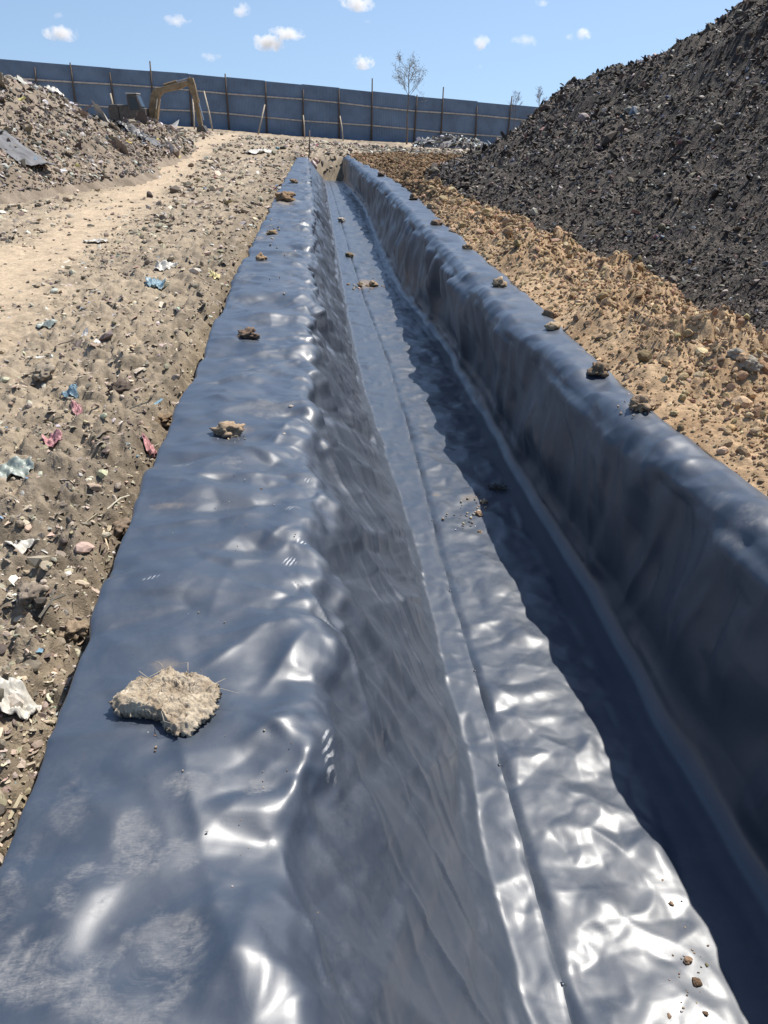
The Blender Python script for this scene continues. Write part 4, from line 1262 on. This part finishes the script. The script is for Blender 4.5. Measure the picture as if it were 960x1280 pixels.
# dumped pile by the fence
pc = np.array(hit(565, 187, 0.0)); pc = EYE+(pc-EYE)*(60/depth(pc)); pc[2] = g1(pc[0], pc[1])
u, v = np.meshgrid(np.linspace(-1, 1, 70), np.linspace(-1, 1, 40))
hx_, hy_ = u*3.3, v*1.4
hz_ = np.clip(1-u*u-v*v, -.2, 1)*0.75+0.22*billow(hx_*1.6, hy_*1.6, 3, 401)-.08
pk = np.clip(.5+fbm(hx_*1.4, hy_*1.4, 3, 402), 0, 1)
pile = link('rubble_pile', mesh_from('rubble_pile', np.stack([hx_, hy_, hz_], 2), grid_faces(*hx_.shape), True, lerp((.12, .10, .09), (.33, .31, .29), pk.ravel())), M['earth'])
pile.location = pc
tag(pile, 'low grey pile of dumped rubble and white scraps at the foot of the blue fence', 'rubble pile')
n = 420
a, b_ = rng.uniform(-.95, .95, n), rng.uniform(-.95, .6, n)
zz = np.clip(1-a*a-b_*b_, -.2, 1)*.75+.1
s_ = sizes(n, np.full(n, 60.), .05, .0016, (1.3, .8, .6), .4)
V, Fq, C = scatter([(FLAKE, np.stack([a*3.3, b_*1.4, zz], 1), s_, .6, palette(n, [(3, (.6, .6, .58)), (3, (.2, .18, .16)), (2, (.35, .33, .3)), (1, (.25, .33, .42))]))])
sc_ = link('scrap', mesh_from('scrap', V, Fq, False, C), M['scrap'], pile); sc_['kind'] = 'stuff'

# ------------------------------------------------------------------ fence
def at_depth(px, py, D):
    d = ray(px, py); return EYE+d*(D/F)
FT = [(-150, 62, 56), (-60, 69, 58.5), (40, 77, 61), (138, 85, 63), (235, 92, 65), (331, 101, 67), (424, 110, 69.3), (509, 119, 71.5), (597, 127, 74), (680, 135, 76.5), (770, 143, 79), (860, 151, 82)]
ftx = np.array([f_[0] for f_ in FT], float)
PX = [-150, -105, -60, -8, 40, 88, 138, 187, 235, 283, 331, 377, 424, 465, 519, 553, 597, 637, 680, 725, 770, 815, 860]
FH = 4.15
tops = []
for x_ in PX:
    yv = np.interp(x_, ftx, [f_[1] for f_ in FT]); D = np.interp(x_, ftx, [f_[2] for f_ in FT])
    tops.append(Vector(at_depth(x_, yv, D)))
fence = empty('sheet_fence', (tops[10].x, tops[10].y, tops[10].z-FH))
tag(fence, 'long blue grey sheet metal fence with timber posts and two rails', 'fence')
off = Vector(fence.location)
tall = {187: 0.7, 465: 1.05, 553: 0.95, 637: 0.75, 283: 0.25, 519: 0.1, 88: 0.15}
for i, tp in enumerate(tops):
    p0 = tp-off
    nx = (tops[min(i+1, len(tops)-1)]-tops[max(i-1, 0)]); nx.z = 0; nx.normalize()
    front = Vector((nx.y, -nx.x, 0))
    if front.y > 0: front = -front
    ex = tall.get(PX[i], -0.25+0.15*math.sin(i*2.7))
    mb = MB(); lean = nx*0.12*math.sin(i*1.9)
    mb.tube([p0+front*.16-Vector((0, 0, FH+.6)), p0+front*.16+lean*.5-Vector((0, 0, FH*.5)), p0+front*.16+lean+Vector((0, 0, ex))], [.085, .075, .055], 8)
    mb.build('post', M['post'], fence, smooth=True)
    if i+1 < len(tops):
        q0 = tops[i+1]-off; L = (q0-p0); n_ = 26
        vs = []
        for k in range(n_*4+1):
            t_ = k/(n_*4); dep = (0, .014, .014, 0)[k % 4]
            pt = p0+L*t_+front*dep
            jog = 0.05*math.sin(i*3.1)
            vs += [pt+Vector((0, 0, jog)), pt-Vector((0, 0, FH+1.2))]
        fs = [(2*k, 2*k+1, 2*k+3, 2*k+2) for k in range(n_*4)]
        mb = MB(); mb.add(vs, fs)
        pn = mb.build('panel', M['fence'], fence)
        md = pn.modifiers.new('thickness', 'SOLIDIFY'); md.thickness = .004
        for fr in (.29, .68):
            a_ = p0+front*.09-Vector((0, 0, FH*fr+.05*math.sin(i*1.3+fr*9))); b2 = q0+front*.09-Vector((0, 0, FH*fr+.05*math.sin(i*1.3+1.3+fr*9)))
            ang = math.atan2(L.y, L.x)
            mb = MB(); mb.box((a_+b2)*.5, ((b2-a_).length-.02, .06, .11), Matrix.Rotation(ang, 3, 'Z') @ Matrix.Rotation(-math.atan2((b2-a_).z, Vector((L.x, L.y)).length), 3, 'Y'))
            mb.build('rail', M['rail'], fence)

def stake(px0, py0, px1, py1, D, label, r=.05, mat='stake'):
    a_, b2 = Vector(at_depth(px0, py0, D)), Vector(at_depth(px1, py1, D))
    mb = MB(); o_ = b2-Vector((0, 0, .1))
    mb.tube([Vector((0, 0, -.15)), (a_-o_)*.5+Vector((.02, 0, 0)), a_-o_], [r, r*.95, r*.8], 7)
    o = mb.build('wooden_stake', M[mat], smooth=True); o.location = o_
    tag(o, label, 'stake', 'wooden stakes before the fence')
stake(331, 131, 322, 166, 63, 'pale stake leaning left against the fence, left of the trench end', .06)
stake(379, 144, 381, 169, 62, 'short upright pale stake before the fence above the trench end')
stake(425, 145, 429, 172, 63, 'short pale stake before the fence, tilting slightly left')
stake(387, 163, 386, 190, 36, 'thin brown stick standing at the far end of the trench', .03, 'post')
stake(138, 117, 142, 138, 56, 'pale stake rising behind the end of the pale mound', .07)
stake(241, 124, 243, 164, 60, 'pale upright pole just behind the digger arm', .06)
stake(255, 114, 266, 161, 60, 'pale pole slanting down to the right behind the digger arm', .065)

# ------------------------------------------------------------------ digger
DD = 54.0
def ex(px, py):
    p = at_depth(px, py, DD); return p
base = Vector(ex(183, 168)); 
gz_ = g1(base.x, base.y)
sX = DD/F
def loc(px, py):
    """side view plane of the digger in metres: x to the picture's right, z up"""
    d = Vector(at_depth(px, py, DD))-base
    hx_ = Vector((RT[0], RT[1], 0)).normalized()
    return (d.dot(hx_), d.z)
dg = empty('excavator', base, -YAW)
tag(dg, 'dusty yellow tracked excavator with its arm lowered before the blue fence', 'excavator')
def P_(pts): return [loc(*q) for q in pts]
def pr(name, pts, y0, y1, mat, parent=dg, bev=.03):
    mb = MB(); mb.prism(P_(pts), y0, y1); return mb.build(name, M[mat], parent, bev)
for sy_ in (-1.25, .75):
    mb = MB()
    pts = []
    for k in range(24):
        a_ = 2*math.pi*k/24
        pts.append((-.4+1.35*(1 if math.cos(a_) > 0 else -1)+.38*math.cos(a_), .0+.38*math.sin(a_)))
    mb.prism(pts, sy_, sy_+.5); tr_ = mb.build('track', M['steel'], dg, .03)
    mb = MB()
    for k in range(7):
        c = (-1.7+k*.43, sy_+.25, -.08); mb.tube([(c[0], sy_-.03, c[2]), (c[0], sy_+.53, c[2])], .17, 12)
    mb.build('roller', M['steel'], tr_)
mb = MB(); mb.tube([(-.4, -.2, .2), (-.4, -.2, .62)], .55, 20); mb.build('slew_ring', M['steel'], dg)
pr('counterweight', [(146, 156), (146, 135), (149, 131), (159, 131), (159, 156)], -1.15, 1.0, 'steel', bev=.08)
pr('engine_house', [(159.3, 156), (159.3, 132), (171, 131.5), (175, 134), (191, 136), (191, 156)], -1.15, 1.0, 'steel', bev=.05)
cab = pr('cab', [(171, 155), (171, 121), (173, 119), (183, 119), (187, 134), (187, 155)], -1.22, -.25, 'steel', bev=.04)
mb = MB(); mb.prism(P_([(173, 138), (173, 122.5), (182, 122.5), (185, 138)]), -1.235, -1.225); mb.build('side_window', M['glass'], cab)
mb = MB(); mb.prism(P_([(183.3, 120.5), (187.2, 134), (187.6, 134), (183.7, 120.5)]), -1.12, -.35); mb.build('windscreen', M['glass'], cab)
mb = MB(); mb.box((loc(177, 118)[0], -.74, loc(177, 118)[1]), (.75, .95, .06)); mb.build('cab_roof', M['bag_white'], cab)
boom = pr('boom', [(187, 152), (190, 139), (196, 118), (202, 111.5), (214, 109), (243, 102), (246, 106), (231, 112.5), (210, 117), (205, 124), (200, 150), (194, 154)], -.22, .22, 'yellow', bev=.04)
arm = pr('arm', [(240, 104), (243, 99), (249, 99), (251, 108), (255, 158), (250, 159), (246, 120)], -.16, .16, 'yellow', bev=.03)
pr('bucket', [(249, 158), (257, 157), (260, 163), (257, 170), (248, 171), (244, 166), (248, 164)], -.45, .45, 'steel', bev=.02)
def cyl(a_, b2, y, par, split=.55):
    A_, B_ = loc(*a_), loc(*b2); A3, B3 = Vector((A_[0], y, A_[1])), Vector((B_[0], y, B_[1]))
    mb = MB(); mb.tube([A3, A3.lerp(B3, split)], .085, 10); c = mb.build('cylinder', M['yellow'], par, smooth=False)
    mb = MB(); mb.tube([A3.lerp(B3, split), B3], .045, 10); mb.build('piston_rod', M['chrome'], c)
cyl((197, 152), (204, 124), -.36, boom); cyl((197, 152), (204, 124), .36, boom)
cyl((212, 107.5), (242, 99.5), 0, boom); cyl((248.5, 104), (256.5, 150), 0, arm)

# ------------------------------------------------------------------ bare trees
def bare_tree(px, py, D, hpx, label, seed, spread, leaves):
    r = np.random.default_rng(seed)
    b0 = Vector(at_depth(px, py, D)); H = hpx*D/F
    t0 = empty('bare_tree', b0); tag(t0, label, 'tree', 'bare trees by the fence')
    tr_, cr, lf = MB(), MB(), MB()
    pts = [Vector((.015*math.sin(k*1.3)*H*.3, 0, H*k/10*.97)) for k in range(11)]
    tr_.tube(pts, [H*.013*(1-.085*k) for k in range(11)], 7)
    ends = []
    def br(p, d, L, rad, lev):
        q = p+d*L*.5+Vector(r.normal(0, .05*L, 3)); e_ = p+d*L
        cr.tube([p, q, e_], [rad, rad*.8, rad*.5], 5)
        ends.append(e_); ends.append(q)
        if lev > 0:
            for _ in range(4):
                dd = (d+Vector(r.normal(0, .55, 3))+Vector((0, 0, .25))).normalized()
                br(p.lerp(e_, r.uniform(.3, 1)), dd, L*r.uniform(.4, .65), max(rad*.6, .007), lev-1)
    for k in range(12):
        s_ = r.uniform(.55, .97); p = Vector((0, 0, H*s_))
        a_ = r.uniform(0, 6.28); d = Vector((math.cos(a_)*spread, math.sin(a_)*spread, 1)).normalized()
        br(p, d, H*.26*(1.25-s_*.6), .016 if leaves else .009, 2)
    for e_ in ends:
        for _ in range(leaves):
            c = e_+Vector(r.normal(0, .12, 3)); u_ = Vector(r.normal(0, 1, 3)).normalized()*.045; v_ = u_.orthogonal().normalized()*.03
            lf.add([c-u_, c+v_, c+u_, c-v_], [(0, 1, 2, 3)])
    tr_.build('trunk', M['twig'], t0, smooth=True); c_ = cr.build('crown', M['twig'], t0, smooth=True)
    if leaves: lf.build('leaves', M['leaf'], c_)
bare_tree(508, 182, 66, 92, 'thin nearly leafless tree standing before the blue fence, the taller one', 5, 1.0, 2)
bare_tree(641, 172, 73, 44, 'faint bare sapling rising behind the fence near the dark heap', 6, .6, 0)
bare_tree(670, 170, 73, 48, 'small bare sapling half hidden by the slope of the dark heap', 8, .6, 0)

# ------------------------------------------------------------------ clouds
def cloud_mat():
    mt = bpy.data.materials.new('cloud_vapour'); mt.use_nodes = True
    nt = mt.node_tree; nt.nodes.clear()
    out = nt.nodes.new('ShaderNodeOutputMaterial'); vol = nt.nodes.new('ShaderNodeVolumePrincipled')
    tc = nt.nodes.new('ShaderNodeTexCoord')
    ln = nt.nodes.new('ShaderNodeVectorMath'); ln.operation = 'LENGTH'; nt.links.new(tc.outputs['Object'], ln.inputs[0])
    geo = nt.nodes.new('ShaderNodeNewGeometry')
    nz = noise_node(nt, 0.05, 5, 0.6, geo.outputs['Position'])
    f = math_n(nt, 'SUBTRACT', 1.0, ln.outputs['Value'])
    f = math_n(nt, 'ADD', f, math_n(nt, 'MULTIPLY', math_n(nt, 'SUBTRACT', nz.outputs[0], 0.56), 3.2))
    f = math_n(nt, 'MULTIPLY', math_n(nt, 'MINIMUM', math_n(nt, 'MAXIMUM', f, 0.0), 1.0), 0.16)
    oi = nt.nodes.new('ShaderNodeObjectInfo')
    f = math_n(nt, 'MULTIPLY', f, oi.outputs['Alpha'])
    nt.links.new(f, vol.inputs['Density']); vol.inputs['Color'].default_value = (1, 1, 1, 1); vol.inputs['Anisotropy'].default_value = 0.3
    nt.links.new(vol.outputs[0], out.inputs['Volume'])
    return mt
CM = cloud_mat()
V, Fq = ico(3)
cme = mesh_from('cloud', V, Fq, True); cme.materials.append(CM)
for (px, py, w_, h_, al, lab) in [(76, 42, 44, 18, .7, 'small white cloud at the left above the fence'), (222, 26, 34, 14, .35, 'faint flat cloud wisp between the left cloud and the row of puffs'), (302, 12, 26, 16, .6, 'small white cloud puff high up, left of the brightest top cloud'),
    (336, 53, 42, 20, 1., 'bright white cloud, lower lobe of the biggest pair'), (359, 42, 46, 15, .7, 'white cloud stretching right from the bright lower lobe'), (446, 4, 44, 18, 1., 'bright white cloud cut by the top of the frame'),
    (453, 77, 30, 17, 1., 'bright round cloud puff left of the bare tree top'), (264, 71, 24, 11, .35, 'thin wisp of cloud above the digger'), (600, 54, 24, 18, .8, 'white cloud puff right of the bare tree'),
    (657, 52, 36, 15, .25, 'thin veil of cloud between two puffs at the right'), (728, 43, 22, 15, .6, 'small white cloud puff above the dark heap crest'), (711, 46, 14, 9, .35, 'tiny cloud scrap just left of the puff over the heap'),
    (679, 3, 20, 10, .3, 'faint cloud scrap at the top edge toward the heap'), (460, 27, 14, 9, .3, 'tiny cloud scrap under the top cloud'), (73, 19, 16, 9, .3, 'tiny faint cloud above the left white cloud'), (599, 84, 10, 9, .3, 'tiny faint cloud scrap below the puff right of the tree')]:
    p = at_depth(px, py, 1500.0); k = 1500/F*.5*1.12
    o = bpy.data.objects.new('cloud', cme); COL.objects.link(o); o.location = p
    o.scale = (w_*k, w_*k*.8, h_*k); o.rotation_euler = (0, 0, -YAW); o.color = (1, 1, 1, al)
    tag(o, lab, 'cloud', 'small fair weather clouds')

# ------------------------------------------------------------------ light
SUN_AZ, SUN_EL = 51.0, 61.0
S = Vector((math.sin(math.radians(SUN_AZ))*math.cos(math.radians(SUN_EL)), math.cos(math.radians(SUN_AZ))*math.cos(math.radians(SUN_EL)), math.sin(math.radians(SUN_EL))))
sd = bpy.data.lights.new('sun', 'SUN'); sd.energy = 4.2; sd.angle = math.radians(0.53); sd.color = (1.0, 0.95, 0.87)
so = bpy.data.objects.new('sun', sd); COL.objects.link(so)
so.rotation_euler = S.to_track_quat('Z', 'Y').to_euler(); so.location = (20, 20, 30)

w = bpy.data.worlds.new('World'); scene.world = w; w.use_nodes = True
nt = w.node_tree
sky = nt.nodes.new('ShaderNodeTexSky'); sky.sky_type = 'NISHITA'; sky.sun_disc = False
sky.sun_elevation = math.radians(SUN_EL); sky.sun_rotation = math.radians(SUN_AZ)
sky.air_density = 1.15; sky.dust_density = 0.3; sky.ozone_density = 1.0
# look a little above the true horizon so the band of low yellow haze stays out of the clear midday sky
tcs = nt.nodes.new('ShaderNodeTexCoord'); sx_ = nt.nodes.new('ShaderNodeSeparateXYZ'); cx_ = nt.nodes.new('ShaderNodeCombineXYZ')
nt.links.new(tcs.outputs['Generated'], sx_.inputs[0])
nt.links.new(sx_.outputs[0], cx_.inputs[0]); nt.links.new(sx_.outputs[1], cx_.inputs[1])
nt.links.new(math_n(nt, 'ADD', math_n(nt, 'MULTIPLY', math_n(nt, 'MAXIMUM', sx_.outputs[2], 0.0), 0.85), 0.22), cx_.inputs[2])
vn = nt.nodes.new('ShaderNodeVectorMath'); vn.operation = 'NORMALIZE'
nt.links.new(cx_.outputs[0], vn.inputs[0]); nt.links.new(vn.outputs[0], sky.inputs['Vector'])
bg = nt.nodes['Background']; bg.inputs['Strength'].default_value = 0.10
nt.links.new(sky.outputs[0], bg.inputs['Color'])

scene.render.engine = 'CYCLES'
scene.view_settings.view_transform = 'Standard'; scene.view_settings.look = 'None'
scene.view_settings.exposure = 0.6; scene.view_settings.gamma = 1.0
scene.cycles.max_bounces = 6; scene.cycles.diffuse_bounces = 3; scene.cycles.glossy_bounces = 3
scene.cycles.volume_bounces = 2
scene.cycles.caustics_reflective = False
scene.cycles.sample_clamp_indirect = 6.0
scene.cycles.use_denoising = True
